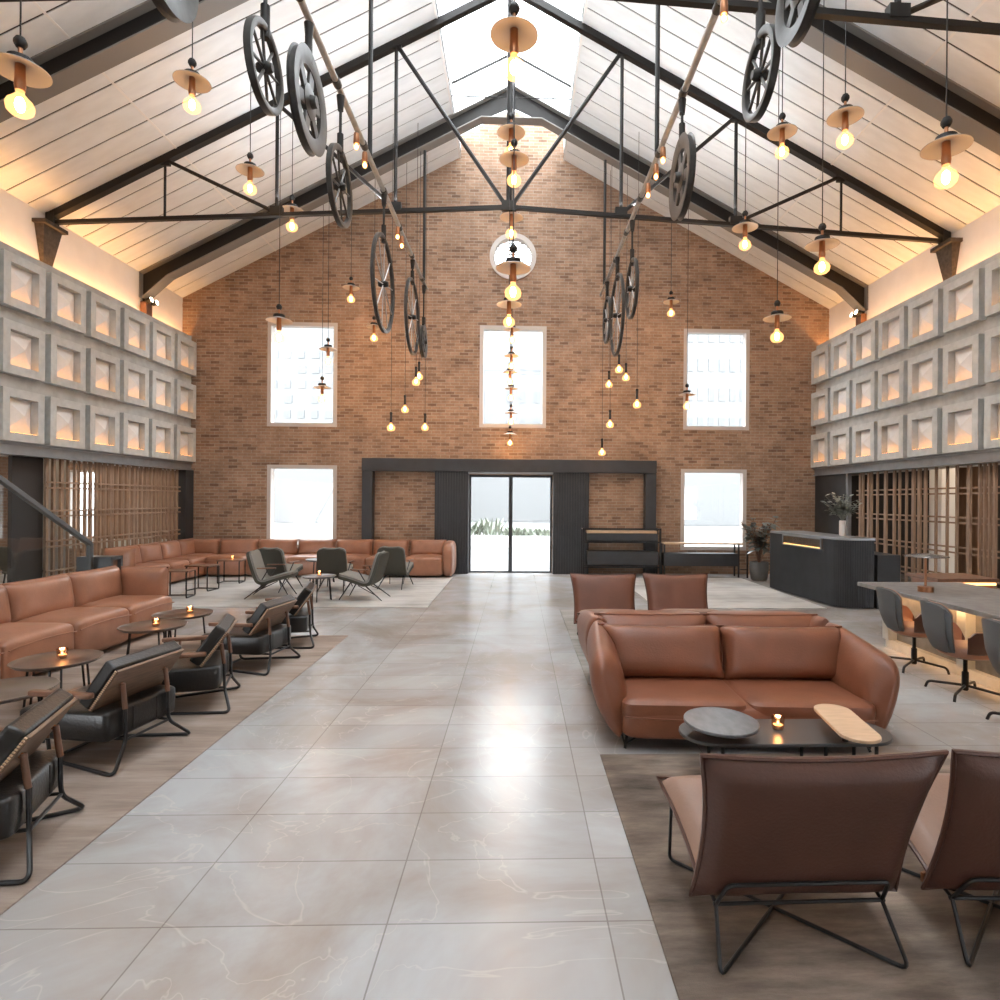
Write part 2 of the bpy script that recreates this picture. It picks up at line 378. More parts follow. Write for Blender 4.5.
ORD = ['first','second','third','fourth','fifth','sixth','seventh','eighth','ninth','tenth','eleventh','twelfth']
COVE = 92.
WORLD, CEIL_FILL, AISLE, EXPO = 6.6, 36., 66., 1.06
M['clear2'] = mat('smoked_disc_shade', (.16, .15, .145), .15, .5)
M['leafs'] = mat('street_leaf', (.26, .29, .23), .8, var=.3, vscale=6)  # leaf colour paled to carry the glare of the bright street
M['midbrown'] = mat('chestnut_leather', (.15, .054, .03), .42, bump=.15, bscale=80, var=.2, vscale=4)
M['steel3'] = mat('handrail_steel', (.10, .105, .11), .35, .5)
# ------------------------------------------------------------------ camera
cam = bpy.data.cameras.new('camera'); cam.sensor_width = 36; cam.sensor_fit = 'HORIZONTAL'; cam.lens = 606.43/1000*36
cam.shift_x = -.03666; cam.shift_y = -.00011; cam.clip_end = 300
co = bpy.data.objects.new('camera', cam); C.objects.link(co)
th, ro = .0311, .0075
Fw = Vector((math.sin(th), math.cos(th), 0)); R0 = Vector((math.cos(th), -math.sin(th), 0)); U0 = Vector((0,0,1))
Rt = R0*math.cos(ro)+U0*math.sin(ro); Up = U0*math.cos(ro)-R0*math.sin(ro)
mx = Matrix.Identity(4)
for i in range(3): mx[i][0] = Rt[i]; mx[i][1] = Up[i]; mx[i][2] = -Fw[i]
mx[2][3] = 1.7
co.matrix_world = mx; bpy.context.scene.camera = co

# ------------------------------------------------------------------ room shell
XC, YW, Y0 = -.185, 14.08, -4.0
SL = .535
def zr(x): return 9.62-SL*(abs(x-XC)-1.19)       # underside of the roof
HW = 7.49
XWL, XWR = XC-HW, XC+HW
structure(MB().b2(-12.6, 12.4, Y0, YW+.45, -.2, 0).build('floor', M['floor'], smooth=0))
# end wall with window openings
poly = [(XWL-.25, 0), (XWR+.25, 0), (XWR+.25, zr(XWR)-.1), (XWR, zr(XWR)+.12), (XC+1.19, zr(XC+1.19)+.12), (XC+1.19, 10.12), (XC, 10.74), (XC-1.19, 10.12), (XC-1.19, zr(XC-1.19)+.12), (XWL, zr(XWL)+.12), (XWL-.25, zr(XWL)-.1)]
wall = MB().prism(poly, 'y', YW, YW+.4).build('wall_back', M['brick'], smooth=0)
WINS = [(-5.75, -4.17, 3.34, 5.73), (-.905, .64, 3.37, 5.73), (3.855, 5.41, 3.37, 5.73), (-5.74, -4.16, .55, 2.46), (3.81, 5.36, .55, 2.45)]
cut = [MB().b2(a, b, YW-.3, YW+.7, c, d).build('c', None) for a, b, c, d in WINS]
cut.append(MB().b2(-1.13, .80, YW-.3, YW+.7, -.3, 2.27).build('c', None))
cut.append(MB().lathe([(.52, YW-.3), (.52, YW+.7)], 48, (-.153, 0, 7.34), 'y').build('c', None))
structure(cutmesh(wall, cut))
structure(MB().prism(poly, 'y', Y0-.3, Y0).build('wall_front', M['plaster'], smooth=0))
n = 0
for a, b, c, d in WINS:
    n += 1
    w = MB(); t = .085
    for x0, x1, z0, z1 in ((a, b, d-t, d), (a, b, c, c+t), (a, a+t, c+t, d-t), (b-t, b, c+t, d-t)): w.b2(x0, x1, YW-.02, YW+.16, z0, z1)
    wo = structure(w.build('window_%d' % n, M['winframe']))
    MB().b2(a+t, b-t, YW+.08, YW+.09, c+t, d-t).build('pane', M['pane'], wo)
wo = structure(MB().ring([(.54, YW-.03), (.54, YW+.14), (.43, YW+.14), (.43, YW-.03)], 48, (-.153, 0, 7.34), 'y').build('window_6', M['winframe']))
MB().lathe([(.44, YW+.07), (.44, YW+.08)], 40, (-.153, 0, 7.34), 'y').build('pane', M['pane'], wo)
lv = MB()
for k in range(9): lv.b2(-.57, .27, YW+.1, YW+.13, 7.0+.085*k, 7.02+.085*k)
lv.build('louvre', M['winframe'], wo)
# pale arch lintels read as brick; string course
structure(MB().b2(XWL, XWR, YW-.012, YW, 6.03, 6.11).build('trim_1', M['brick'], smooth=0))

# roof: panels with dark joints, both slopes
for side, sg in (('left', -1), ('right', 1)):
    xa, xb = XC+sg*(HW+.15), XC+sg*1.19
    g = MB().add([(xa, Y0, zr(xa)+.016), (xb, Y0, zr(xb)+.016), (xb, YW, zr(xb)+.016), (xa, YW, zr(xa)+.016),
                  (xa, Y0, zr(xa)+.14), (xb, Y0, zr(xb)+.14), (xb, YW, zr(xb)+.14), (xa, YW, zr(xa)+.14)],
                 [(0,1,2,3),(7,6,5,4),(0,4,5,1),(1,5,6,2),(2,6,7,3),(3,7,4,0)])
    ceil = structure(g.build('ceiling_'+side, M['gap'], smooth=0))
    p = MB(); y = YW
    while y > Y0:
        y1 = max(Y0, y-.4)
        a = [(xa, y1+.026, zr(xa)), (xb, y1+.026, zr(xb)), (xb, y, zr(xb)), (xa, y, zr(xa))]
        b = [(q[0], q[1], q[2]+.012) for q in a]
        p.add(a+b, [(0,1,2,3),(7,6,5,4),(0,4,5,1),(1,5,6,2),(2,6,7,3),(3,7,4,0)]); y = y1
    p.build('roof_panels', M['roof'], ceil, smooth=0)
    xj = XC+sg*5.4
    MB().beam((xj, Y0, zr(xj)-.004), (xj, YW, zr(xj)-.004), .03, .012, (1,0,-sg*SL)).build('joint_strip', M['white'], ceil)
    # raised kerb below the skylight
    structure(MB().b2(XC+sg*1.19, XC+sg*1.25, Y0, YW, 9.6, 10.12).build('trim_2' if sg < 0 else 'trim_3', M['white']))
    # skylight glazing of this slope
    sk = structure(MB().prism([(XC+sg*1.24, 10.12), (XC, 10.76), (XC, 10.78), (XC+sg*1.24, 10.14)], 'y', Y0, YW+.3).build('window_%d' % (7 if sg < 0 else 8), M['skyglass'], smooth=0))
    bars = MB()
    k = 0; yb = YW-.6
    while yb > Y0:
        bars.beam((XC+sg*1.2, yb, 10.08), (XC, yb, 10.70), .02, .04); yb -= .62
    bars.build('glazing_bar', M['white'], sk)
    db = MB()
    for yb in (12.15, 9.3): db.beam((XC+sg*1.19, yb, 10.0), (XC, yb, 10.62), .035, .035)
    db.build('dark_bar', M['steel'], sk)
tie = MB()
for yb in (12.15, 9.3): tie.tube([(XC-1.19, yb, 9.75), (XC+1.19, yb, 9.75)], .014, 6)
structure(tie.build('trim_4', M['steel']))
structure(MB().b2(XC-.06, XC+.06, Y0, YW, 10.62, 10.76).build('trim_5', M['white']))

# upper plaster walls, concrete fascia, cove, channel
FX = {-1: -7.47, 1: 7.005}
for side, sg, xw, xt in (('left', -1, XWL, -7.352), ('right', 1, XWR, 6.887)):
    xf = FX[sg]
    structure(MB().b2(xw, xw+sg*.2, Y0, YW, 2.3, zr(xw)+.1).build('wall_'+side, M['plaster'], smooth=0))
    fs = structure(MB().b2(xf, xf+sg*.05, Y0, YW, 2.5, 5.37).build('trim_6' if sg < 0 else 'trim_7', M['concrete2'], smooth=0))
    MB().b2(xf+sg*.05, xw, Y0, YW, 5.02, 5.06).build('cove_shelf', M['concrete2'], fs)
    MB().b2(xw-sg*.10, xw-sg*.05, Y0, YW, 5.06, 5.08).build('cove_light_strip', M['ledcove'], fs)
    ch = MB().b2(xf-sg*.06, xw+sg*.2, Y0, YW, 2.31, 2.335); ch.b2(xf-sg*.02, xf+sg*.01, Y0, YW, 2.335, 2.47); ch.b2(xf-sg*.06, xw+sg*.2, Y0, YW, 2.47, 2.50)
    structure(ch.build('trim_8' if sg < 0 else 'trim_9', M['channel']))
    # aisle shell
    structure(MB().b2(xw+sg*.2, sg*11.8, Y0, YW, 2.75, 2.85).build('ceiling_aisle_'+side, M['darkwall'], smooth=0))
    l = arealight('cove_lamp_'+side, (xw-sg*.09, (Y0+YW)/2, 5.20), (PI, 0, 0), .06, YW-Y0-.3, COVE, (1., .46, .14))
# aisle walls
awl = MB().b2(-11.8, XWL-.25, YW, YW+.3, 0, 2.85).build('wall_aisle_end_left', M['brick'], smooth=0)
structure(cutmesh(awl, [MB().b2(-10.2, -9.5, YW-.3, YW+.6, .75, 2.3).build('c', None), MB().b2(-11.0, -10.4, YW-.3, YW+.6, .75, 2.3).build('c', None)]))
wo = structure(MB().b2(-11.0, -10.4, YW, YW+.15, .75, .8).b2(-11.0, -10.4, YW, YW+.15, 2.25, 2.3).build('window_10', M['winframe'])); MB().b2(-11.0, -10.4, YW+.06, YW+.07, .8, 2.25).build('pane', M['pane'], wo)
w = MB()
for x0, x1, z0, z1 in ((-10.2, -9.5, 2.25, 2.3), (-10.2, -9.5, .75, .8), (-10.2, -10.15, .8, 2.25), (-9.55, -9.5, .8, 2.25)): w.b2(x0, x1, YW, YW+.15, z0, z1)
wo = structure(w.build('window_9', M['winframe'])); MB().b2(-10.15, -9.55, YW+.06, YW+.07, .8, 2.25).build('pane', M['pane'], wo)
structure(MB().b2(-11.9, -11.8, Y0, YW, 0, 2.85).build('wall_aisle_left', M['brick2'], smooth=0))
structure(MB().b2(XWR+.25, 11.8, YW, YW+.3, 0, 2.85).build('wall_aisle_end_right', M['darkwall'], smooth=0))
structure(MB().b2(9.6, 9.7, Y0, YW, 0, 2.85).build('wall_aisle_right', M['darkwall'], smooth=0))
structure(MB().b2(9.50, 9.6, 11.9, 13.3, 0, 2.85).build('trim_10', M['woodwall'], smooth=0))
structure(MB().b2(8.1, 8.4, 11.35, 11.7, 0, 2.75).build('trim_11', M['white'], smooth=0))
structure(MB().b2(-7.68, -7.62, 9.38, 9.98, 0, 2.75).build('trim_12', M['darkwall'], smooth=0))
structure(MB().b2(-7.62, -7.40, 13.75, YW, 0, 2.31).build('trim_13', M['charcoal'], smooth=0))
structure(MB().b2(7.0, 7.10, 12.75, YW, 0, 2.31).build('trim_14', M['charcoal'], smooth=0))
structure(MB().b2(7.0, 7.08, 12.66, 12.74, 0, 2.31).build('trim_15', M['channel']))
# timber dado and wood strips seen behind the left screen
structure(MB().b2(-9.45, -7.75, YW-.06, YW, 0, 2.6).build('trim_16', M['woodwall'], smooth=0))
structure(MB().b2(-10.4, -7.8, YW-.35, YW-.08, .55, .75).build('trim_17', M['concrete'], smooth=0))
# grey curtain in the left aisle
cv = MB(); pts = [(-8.6+.03*math.sin(k*1.3), 11.15+k*.045) for k in range(18)]
for k in range(17):
    (xa, ya), (xb, yb) = pts[k], pts[k+1]
    cv.add([(xa, ya, .02), (xb, yb, .02), (xb, yb, 2.7), (xa, ya, 2.7), (xa-.012, ya, .02), (xb-.012, yb, .02), (xb-.012, yb, 2.7), (xa-.012, ya, 2.7)],
           [(0,1,2,3),(7,6,5,4),(0,4,5,1),(2,6,7,3),(1,5,6,2),(3,7,4,0)])
tag(cv.build('curtain', M['curtain']), 'pale grey curtain hanging behind the left timber screen', 'curtain')

# ------------------------------------------------------------------ entrance: steel portal, sliding doors, curtains
pt = MB(); yA, yB = YW-.27, YW-.02
pt.b2(-3.53, 3.18, yA, yB, 2.33, 2.62)
structure(pt.build('trim_18', M['charcoal'], bevel=.008))
for x0, x1 in ((-3.53, -3.29), (2.93, 3.18)):
    structure(MB().b2(x0, x1, yA+.03, yB, 0, 2.33).build('trim_19' if x0 < 0 else 'trim_20', M['charcoal'], bevel=.008))
for i, (x0, x1) in enumerate(((-1.89, -1.14), (.81, 1.61))):
    c = MB(); k = 0; x = x0
    while x < x1-.01:
        c.b2(x, min(x+.045, x1), yA+.06, yB, 0, 2.33); c.b2(x+.045, min(x+.06, x1), yA+.09, yB, 0, 2.33); x += .06
    structure(c.build('trim_%d' % (21+i), M['charcoal'], smooth=0))
for i, (x0, x1) in enumerate(((-1.13, -.165), (-.165, .80))):
    d = MB(); t = .045
    for a, b, c_, e in ((x0, x1, 2.22, 2.27), (x0, x1, 0, .035), (x0, x0+t, .035, 2.22), (x1-t, x1, .035, 2.22)): d.b2(a, b, YW+.05, YW+.11, c_, e)
    do = structure(d.build('door_%d' % (i+1), M['charcoal']))
    MB().b2(x0+t, x1-t, YW+.075, YW+.085, .035, 2.22).build('pane', M['pane'], do)
structure(MB().b2(-1.13, .80, YW-.25, YW-.02, 2.29, 2.33).build('trim_23', M['channel']))

# ------------------------------------------------------------------ steel portal frames (rafters)
def frame(y):
    f = MB(); wb = MB()
    D = .36
    for sg in (-1, 1):
        xe = XC+sg*HW; xa = XC
        za = zr(xe); zt = za+SL*HW
        # web as polygon with haunch
        o = .005
        poly = [(xe, za-o), (xa, zt-o), (xa, zt-D-.06), (XC+sg*.62, zt-SL*.62-D), (xe-sg*.56, zr(xe-sg*.56)-D), (xe-sg*.06, za-.52), (xe, za-.52)]
        wb.prism(poly, 'y', y-.012, y+.012)
        pts = [(XC+sg*.62, zt-SL*.62-D), (xe-sg*.56, zr(xe-sg*.56)-D), (xe-sg*.06, za-.52)]
        for p, q in zip(pts, pts[1:]): f.beam((p[0], y, p[1]), (q[0], y, q[1]), .25, .022)
        f.beam((xe, y, za-.02), (xa, y, zt-.02), .25, .02)
        f.beam((xe-sg*.012, y, za-.52), (xe-sg*.012, y, za), .25, .02)
    zc = zr(XC+HW)+SL*HW-SL*.62-D
    f.beam((XC-.62, y, zc), (XC+.62, y, zc), .25, .022)
    r = empty('roof_frame', (0, 0, 0)); f.build('flange', M['flange'], r); wb.build('web', M['steel2'], r, smooth=0)
    return r
for y, lb in ((12.6, 'dark steel roof frame closest to the brick gable wall'), (7.8, 'dark steel roof frame in the middle of the hall'), (3.0, 'dark steel roof frame above the camera end of the hall')):
    tag(frame(y), lb, 'roof frame', 'steel roof frames')
# spot pairs and short timber posts under each frame foot
def spots(x, y, sg, where):
    z = zr(XC+sg*HW)-.52
    r = empty('wall_spotlight', (x, y, z))
    MB().b2(-.05, .05, -.05, .05, -.06, .0).build('bracket', M['steel'], r)
    for k in (-1, 1):
        h = MB().lathe([(.03, -.02), (.05, .0), (.055, .09)], 16).xf(Matrix.Translation((-sg*.07, k*.09, -.06)) @ Matrix.Rotation(sg*R(-75), 4, 'Y')).build('spot_head', M['steel'], r)
        MB().lathe([(.0, .092), (.048, .094), (.0, .1)], 16).xf(Matrix.Translation((-sg*.07, k*.09, -.06)) @ Matrix.Rotation(sg*R(-75), 4, 'Y')).build('lens', M['spot'], h)
    tag(r, 'twin spotlight at the foot of the %s' % where, 'spotlight', 'twin spotlights')
    tag(MB().b2(x+sg*.0-.06, x+sg*.0+.06, y-.1, y+.1, 5.06, z-.07).build('wall_post', M['wood']), 'short wooden wall post below the %s' % where, 'post')
for y, nm in ((12.6, 'end of the far roof frame'), (7.8, 'end of the middle roof frame')):
    for sg, s in ((-1, 'left'), (1, 'right')): spots(XC+sg*(HW-.08), y, sg, '%s %s' % (s, nm))

# ------------------------------------------------------------------ trusses
def truss(y):
    r = empty('roof_truss', (0, y, 0)); xe = HW-.08
    top = MB(); bot = MB(); GB = []
    def zb(x): return 6.13+.42*(1-abs(x)/HW)
    def zt(x): return zr(XC+x)-.06
    for sg in (-1, 1):
        top.beam((XC+sg*xe, 0, zt(xe)), (XC, 0, zt(0) if False else zr(XC+HW)-.06+SL*HW), .11, .11)
        bot.beam((XC+sg*xe, 0, zb(xe)), (XC, 0, zb(0)), .07, .06)
        nodes = [1.87, 3.8, 5.6]
        for k, x in enumerate(nodes):
            MB().tube([(XC+sg*x, 0, zt(x)), (XC+sg*x, 0, zb(x))], .03 if k < 2 else .02, 8).build('web_member', M['steel2'], r)
            GB.append(((XC+sg*x, 0, zt(x)-.03), (.16, .05, .14)))
            if k < 2: GB.append(((XC+sg*x, 0, zb(x)+.07), (.2, .09, .13)))
        MB().tube([(XC+sg*1.87, 0, zt(1.87)), (XC+sg*.05, 0, zb(0)+.03)], .035, 8).build('web_member', M['steel2'], r)
        MB().tube([(XC+sg*3.8, 0, zt(3.8)), (XC+sg*1.9, 0, zb(1.9)+.06)], .033, 8).build('web_member', M['steel2'], r)
        MB().tube([(XC+sg*5.6, 0, zt(5.6)), (XC+sg*3.85, 0, zb(3.85)+.06)], .03, 8).build('web_member', M['steel2'], r)
        GB.append(((XC+sg*(xe-.02), 0, (zt(xe)+zb(xe))/2), (.13, .13, zt(xe)-zb(xe)+.1)))
    MB().tube([(XC, 0, 10.4), (XC, 0, zb(0))], .045, 10).build('web_member', M['steel2'], r); GB.append(((XC, 0, zb(0)+.02), (.24, .08, .16)))
    top.build('top_chord', M['steel2'], r); bot.build('tie_rod', M['steel2'], r)
    for c, d in GB: MB().box(c, d).build('gusset', M['steel'], r)
    return r
tag(truss(10.07), 'slim dark triangulated roof truss between the two far roof frames', 'roof truss', 'roof trusses')
tag(truss(5.72), 'slim dark roof truss nearest the camera, seen at the upper right corner', 'roof truss', 'roof trusses')
for y, nm in ((9.95, 'far truss'), (5.6, 'near truss')):
    for sg, s in ((-1, 'left'), (1, 'right')):
        xw = XC+sg*HW
        b = MB(); zt_ = 6.12
        # tapering wedge
        a = [(xw, -.22, zt_-.10), (xw-sg*.15, -.22, zt_-.10), (xw-sg*.15, .17, zt_-.10), (xw, .17, zt_-.10), (xw, -.08, 5.35), (xw-sg*.04, -.08, 5.35), (xw-sg*.04, .08, 5.35), (xw, .08, 5.35)]
        b.add(a, [(0,1,2,3),(7,6,5,4),(0,4,5,1),(1,5,6,2),(2,6,7,3),(3,7,4,0)])
        r = empty('wall_corbel', (0, y+.1, 0)); b.build('wedge', M['rust'], r, smooth=0)
        MB().b2(xw, xw-sg*.21, -.27, .22, zt_-.10, zt_-.04).build('cap', M['rust'], r)
        tag(r, 'rusty wedge corbel on the %s wall under the %s' % (s, nm), 'corbel', 'wall corbels')

# ------------------------------------------------------------------ pyramid panels
S, P_H, P_V, ZT = .767, .885, .977, 5.224
def panel_proto():
    r = empty('wall_panel')     # local: x = along wall (0..S), z down from 0..-S, y = -depth out of wall toward hall (front at y=0, wall at y=.125)
    f = MB(); i0 = .125
    for x0, x1, z0, z1 in ((0, S, -i0, 0), (0, S, -S, -S+i0), (0, i0, -S+i0, -i0), (S-i0, S, -S+i0, -i0)): f.b2(x0, x1, 0, .118, z0, z1)
    f.build('frame', M['concrete'], r, smooth=0)
    a, b = i0, S-i0; d = .115; c = S/2
    MB().add([(a, d, -a), (b, d, -a), (b, d, -b), (a, d, -b), (c, .0, -c), (a, .118, -a), (b, .118, -a), (b, .118, -b), (a, .118, -b)], [(0,1,4),(1,2,4),(2,3,4),(3,0,4),(0,5,6,1),(1,6,7,2),(2,7,8,3),(3,8,5,0),(5,8,7,6)]).build('pyramid', M['pyr'], r, smooth=0)
    s = MB().b2(a+.01, b-.01, .012, .028, -b, -b+.003)
    s.build('light_strip', M['led'], r, smooth=0)
    return r
proto = panel_proto(); first = True
rown = ['top', 'middle', 'bottom']
for side, sg, xt, nc in (('left', -1, -7.352, 6), ('right', 1, 6.887, 7)):
    for c in range(nc):
        for rw in range(3):
            o = proto if first else copy_tree(proto); first = False
            yf = 14.075-c*P_H
            z = ZT-rw*P_V
            if sg < 0: o.location = (xt, yf-S, z); o.rotation_euler = (0, 0, PI/2)
            else: o.location = (xt, yf, z); o.rotation_euler = (0, 0, -PI/2)
            tag(o, 'square pyramid-fronted concrete panel, %s row on the %s wall, %s' % (rown[rw], side, 'next to the brick wall' if c == 0 else ORD[c]+' from the brick wall'), 'wall panel', 'lit pyramid panels on the %s wall' % side)

# ------------------------------------------------------------------ timber grid screens
def screen(name, x, ys, y0, y1, z1, label, dbl):
    r = empty(name, (x, 0, 0)); n = 0
    for y, w in ys: MB().b2(-.02, .02, y-w/2, y+w/2, 0, z1).build('upright', M['slat'], r, smooth=0)
    for zc in dbl:
        for dz in (-.045, .045): MB().b2(.021, .05, y0, y1, zc+dz-.014, zc+dz+.014).build('rail', M['slat'], r, smooth=0)
    tag(r, label, 'screen')
random.seed(3)
ys = []; y = 9.95
while y < 13.72:
    ys.append((y, random.choice((.03, .05, .03, .06)))); y += random.choice((.06, .13, .17, .10, .15))
screen('timber_screen', -7.55, ys, 9.9, 13.74, 2.31, 'open timber slat screen along the left wall behind the corner sofa', (1.88, 1.42, .93, .45))
ys = []; y = 6.3
while y < 12.62:
    ys.append((y, random.choice((.03, .05, .03, .07)))); y += random.choice((.10, .22, .27, .16, .20))
screen('timber_screen', 7.15, ys, 6.2, 12.64, 2.31, 'open timber grid screen along the right wall behind the bar table', (1.90, 1.42, .93, .46))
# ------------------------------------------------------------------ suspended bars, wheels
ZP = 6.15
def bar(x, y0, y1, label):
    r = empty('suspended_bar', (x, y0, ZP))
    L = y1-y0
    MB().tube([(0, 0, 0), (0, L, 0)], .034, 10).build('bar', M['pipe'], r)
    k = .5
    while k < L: MB().lathe([(.045, -.05), (.045, .05)], 12, (0, k, 0), 'y').build('clamp', M['wheelm'], r); k += 1.15
    return tag(r, label, 'bar', 'suspended steel bars')
bar(-1.97, 2.6, 12.9, 'long grey steel bar hung under the roof left of the central lamps')
bar(1.77, 2.6, 13.1, 'long grey steel bar hung under the roof right of the central lamps')
def roofz(x): return zr(x)
for x, y, s in ((-1.97, 8.01, 'left'), (1.77, 7.82, 'right'), (-1.97, 12.58, 'left'), (1.77, 12.6, 'right')):
    zt = roofz(x)-.42 if y > 12 else roofz(x)
    tag(MB().tube([(x, y, ZP+.05), (x, y, zt)], .03, 10).build('hanger_rod', M['steel']), 'dark vertical rod carrying the %s steel bar, %s' % (s, 'below the roof frame by the brick wall' if y > 12 else 'in the middle of the hall'), 'rod', 'hanger rods')
def wheel(D, kind):
    r = empty('decorative_wheel'); Ro = D/2
    def spokes(n, rad, mt, r0, r1, name='spoke'):
        for k in range(n):
            t = 2*PI*k/n+.2; c, s = math.cos(t), math.sin(t)
            MB().tube([(0, r0*c, r0*s), (0, r1*c, r1*s)], rad, 6).build(name, M[mt], r)
    if kind == 'spoked':
        MB().ring([(Ro, -.026), (Ro, .026), (Ro-.03, .03), (Ro-.055, .02), (Ro-.055, -.02), (Ro-.03, -.03)], 56).build('rim', M['wheelm'], r)
        spokes(8, .012, 'wheelm', .03, Ro-.045)
        MB().lathe([(.0, -.06), (.03, -.06), (.045, -.03), (.045, .03), (.03, .06), (0, .06)], 20, ax='x').build('hub', M['steel'], r)
    elif kind == 'holed':
        MB().ring([(Ro, -.035), (Ro-.02, -.022), (Ro-.02, .022), (Ro, .035), (Ro-.10*D, .032), (Ro-.17*D, .02), (Ro-.17*D, -.02), (Ro-.10*D, -.032)], 56).build('rim', M['wheelm'], r)
        for k in range(6):
            t = 2*PI*k/6+.3; c, s = math.cos(t), math.sin(t); a, b = .11*D, Ro-.15*D
            MB().beam((0, a*c, a*s), (0, b*c, b*s), .03, .13*D, (1, 0, 0)).build('spoke', M['wheelm'], r, bevel=.006)
        MB().lathe([(.0, -.08), (.05, -.08), (.06, -.03), (.17*D, -.02), (.17*D, .02), (.06, .03), (.05, .08), (0, .08)], 28, ax='x').build('hub', M['wheelm'], r)
    else:
        MB().ring([(Ro, -.022), (Ro, .022), (Ro-.03, .032), (Ro-.055, .02), (Ro-.055, -.02), (Ro-.03, -.032)], 64).build('rim', M['wheelm'], r)
        spokes(10, .009, 'pipe', .03, Ro-.04)
        MB().lathe([(.0, -.07), (.035, -.07), (.045, -.03), (.045, .03), (.035, .07), (0, .07)], 18, ax='x').build('hub', M['steel'], r)
    return r
WL = [(-1.97, 3.40, 4.69, .60, 'holed', 'plate wheel with holes at the upper left edge of the photo'),
      (-1.97, 4.73, 5.01, .63, 'spoked', 'thick-rimmed spoked wheel, frontmost whole wheel of the left row'),
      (-1.97, 5.69, 5.375, .89, 'holed', 'plate wheel with oval holes in the left row'),
      (-1.97, 6.70, 5.11, .83, 'spoked', 'spoked wheel behind the holed plate wheel of the left row'),
      (-1.97, 8.85, 4.81, 1.38, 'light', 'large thin-rimmed wire wheel of the left row'),
      (-1.97, 11.24, 5.05, 1.38, 'light', 'thin-rimmed wire wheel, second from the brick wall in the left row'),
      (-1.97, 12.58, 4.95, .68, 'holed', 'small plate wheel at the far end of the left row'),
      (1.77, 3.80, 4.96, .60, 'holed', 'plate wheel with holes cut by the upper edge, right row'),
      (1.77, 4.44, 4.86, .60, 'spoked', 'thick-rimmed spoked wheel, frontmost spoked wheel of the right row'),
      (1.77, 6.6, 5.245, .86, 'holed', 'plate wheel with oval holes in the right row'),
      (1.77, 9.49, 5.03, .92, 'thin', 'thin-rimmed wire wheel just behind the holed plate wheel of the right row'),
      (1.77, 10.93, 5.05, 1.45, 'light', 'largest thin-rimmed wire wheel of the right row'),
      (1.77, 12.17, 5.33, .92, 'light', 'small wheel at the far end of the right row')]
for x, y, z, D, k, lb in WL:
    w = wheel(D, k); w.location = (x, y, z)
    h = MB(); zt = ZP-z-.05
    h.tube([(0, 0, D/2-.04), (0, 0, zt)], .016, 8); h.lathe([(.035, D/2-.09), (.035, D/2+.16)], 12, ax='z'); h.lathe([(.03, zt-.16), (.045, zt)], 12, ax='z')
    h.build('hanger', M['steel'], w)
    tag(w, 'grey iron '+lb, 'wheel', 'hanging iron wheels')

# ------------------------------------------------------------------ pendants
BULB = [(.0, .205), (.028, .20), (.03, .175), (.05, .15), (.082, .118), (.095, .085), (.088, .04), (.06, .012), (.0, .0)]
def pendant_proto():
    r = empty('pendant_lamp')    # origin at the centre of the bulb
    o = -.112
    MB().lathe([(0, .535), (.03, .54), (.046, .57), (.046, .59), (.03, .62), (0, .625)], 18, (0, 0, o)).build('ball', M['steel'], r)
    MB().lathe([(.016, .43), (.016, .545)], 10, (0, 0, o)).build('stem', M['copper'], r)
    MB().lathe([(.0, .46), (.085, .455), (.09, .435), (.088, .417), (0, .41)], 24, (0, 0, o)).build('cap', M['steel'], r)
    MB().ring([(.035, .412), (.08, .407), (.19, .367), (.20, .360), (.20, .355), (.185, .359), (.08, .397), (.035, .402)], 36, (0, 0, o), 'z').build('lamp_shade', M['shade'], r)
    MB().lathe([(.034, .20), (.040, .24), (.036, .29), (.034, .405)], 18, (0, 0, o)).build('socket', M['copper'], r)
    b = MB().lathe(BULB, 24, (0, 0, o)).build('bulb', M['halo'], r)
    MB().puff((0, 0, -.022), (.07, .07, .125), 1, 1, 12, 8).build('filament', M['fil'], b)
    c = MB().tube([(0, 0, 0), (0, 0, 1)], .0065, 6).build('cord', M['black'], r); c.location = (0, 0, .625+o)
    return r
pp = pendant_proto(); first = True
def hang(x, y, z, top, label, group, sc=1., power=2.5):
    global first
    o = pp if first else copy_tree(pp); first = False
    o.location = (x, y, z); o.scale = (sc, sc, sc)
    for ch in o.children:
        if ch.name.startswith('cord'): ch.scale = (1, 1, (top-z)/sc-.513)
    if power: pointlight('bulb_light', (0, 0, -.13), power*sc, (1., .57, .26), .06, o)
    tag(o, label, 'pendant lamp', group)
    return o
side = [(-3.941, 4.9, 4.802, 'at the upper left corner of the photo, closest to the camera'), (-3.835, 7.2, 6.302, 'in the left row, high up under the middle roof frame'),
 (-4.082, 9.3, 6.398, 'in the left row, high before the far truss'), (-3.933, 10.6, 6.415, 'in the left row, level with the truss tie rod'),
 (-3.867, 9.9, 4.31, 'over the left edge of the upper left window'), (-3.574, 13.0, 5.959, 'high against the brick, above and right of the upper left window'),
 (-3.154, 13.3, 5.218, 'just left of the large wire wheel of the left row'), (-3.892, 12.5, 4.522, 'over the right part of the upper left window, the higher of two'),
 (-4.103, 12.8, 3.794, 'over the right part of the upper left window, the lower of two'),
 (3.8, 5.3, 4.629, 'at the upper right edge of the photo, closest to the camera'), (3.805, 7.0, 5.973, 'in the right row, second from the upper right edge'),
 (3.669, 8.4, 6.636, 'in the right row, highest of them, below the spoked wheel'), (3.604, 9.6, 5.837, 'in the right row, beside the truss joint'),
 (3.745, 7.4, 4.636, 'in the right row, hanging low in front of the far roof frame'), (3.833, 8.9, 4.178, 'in the right row, above the upper right window'),
 (3.276, 13.0, 5.779, 'high against the brick left of the upper right window'), (3.584, 12.8, 3.743, 'over the left edge of the upper right window')]
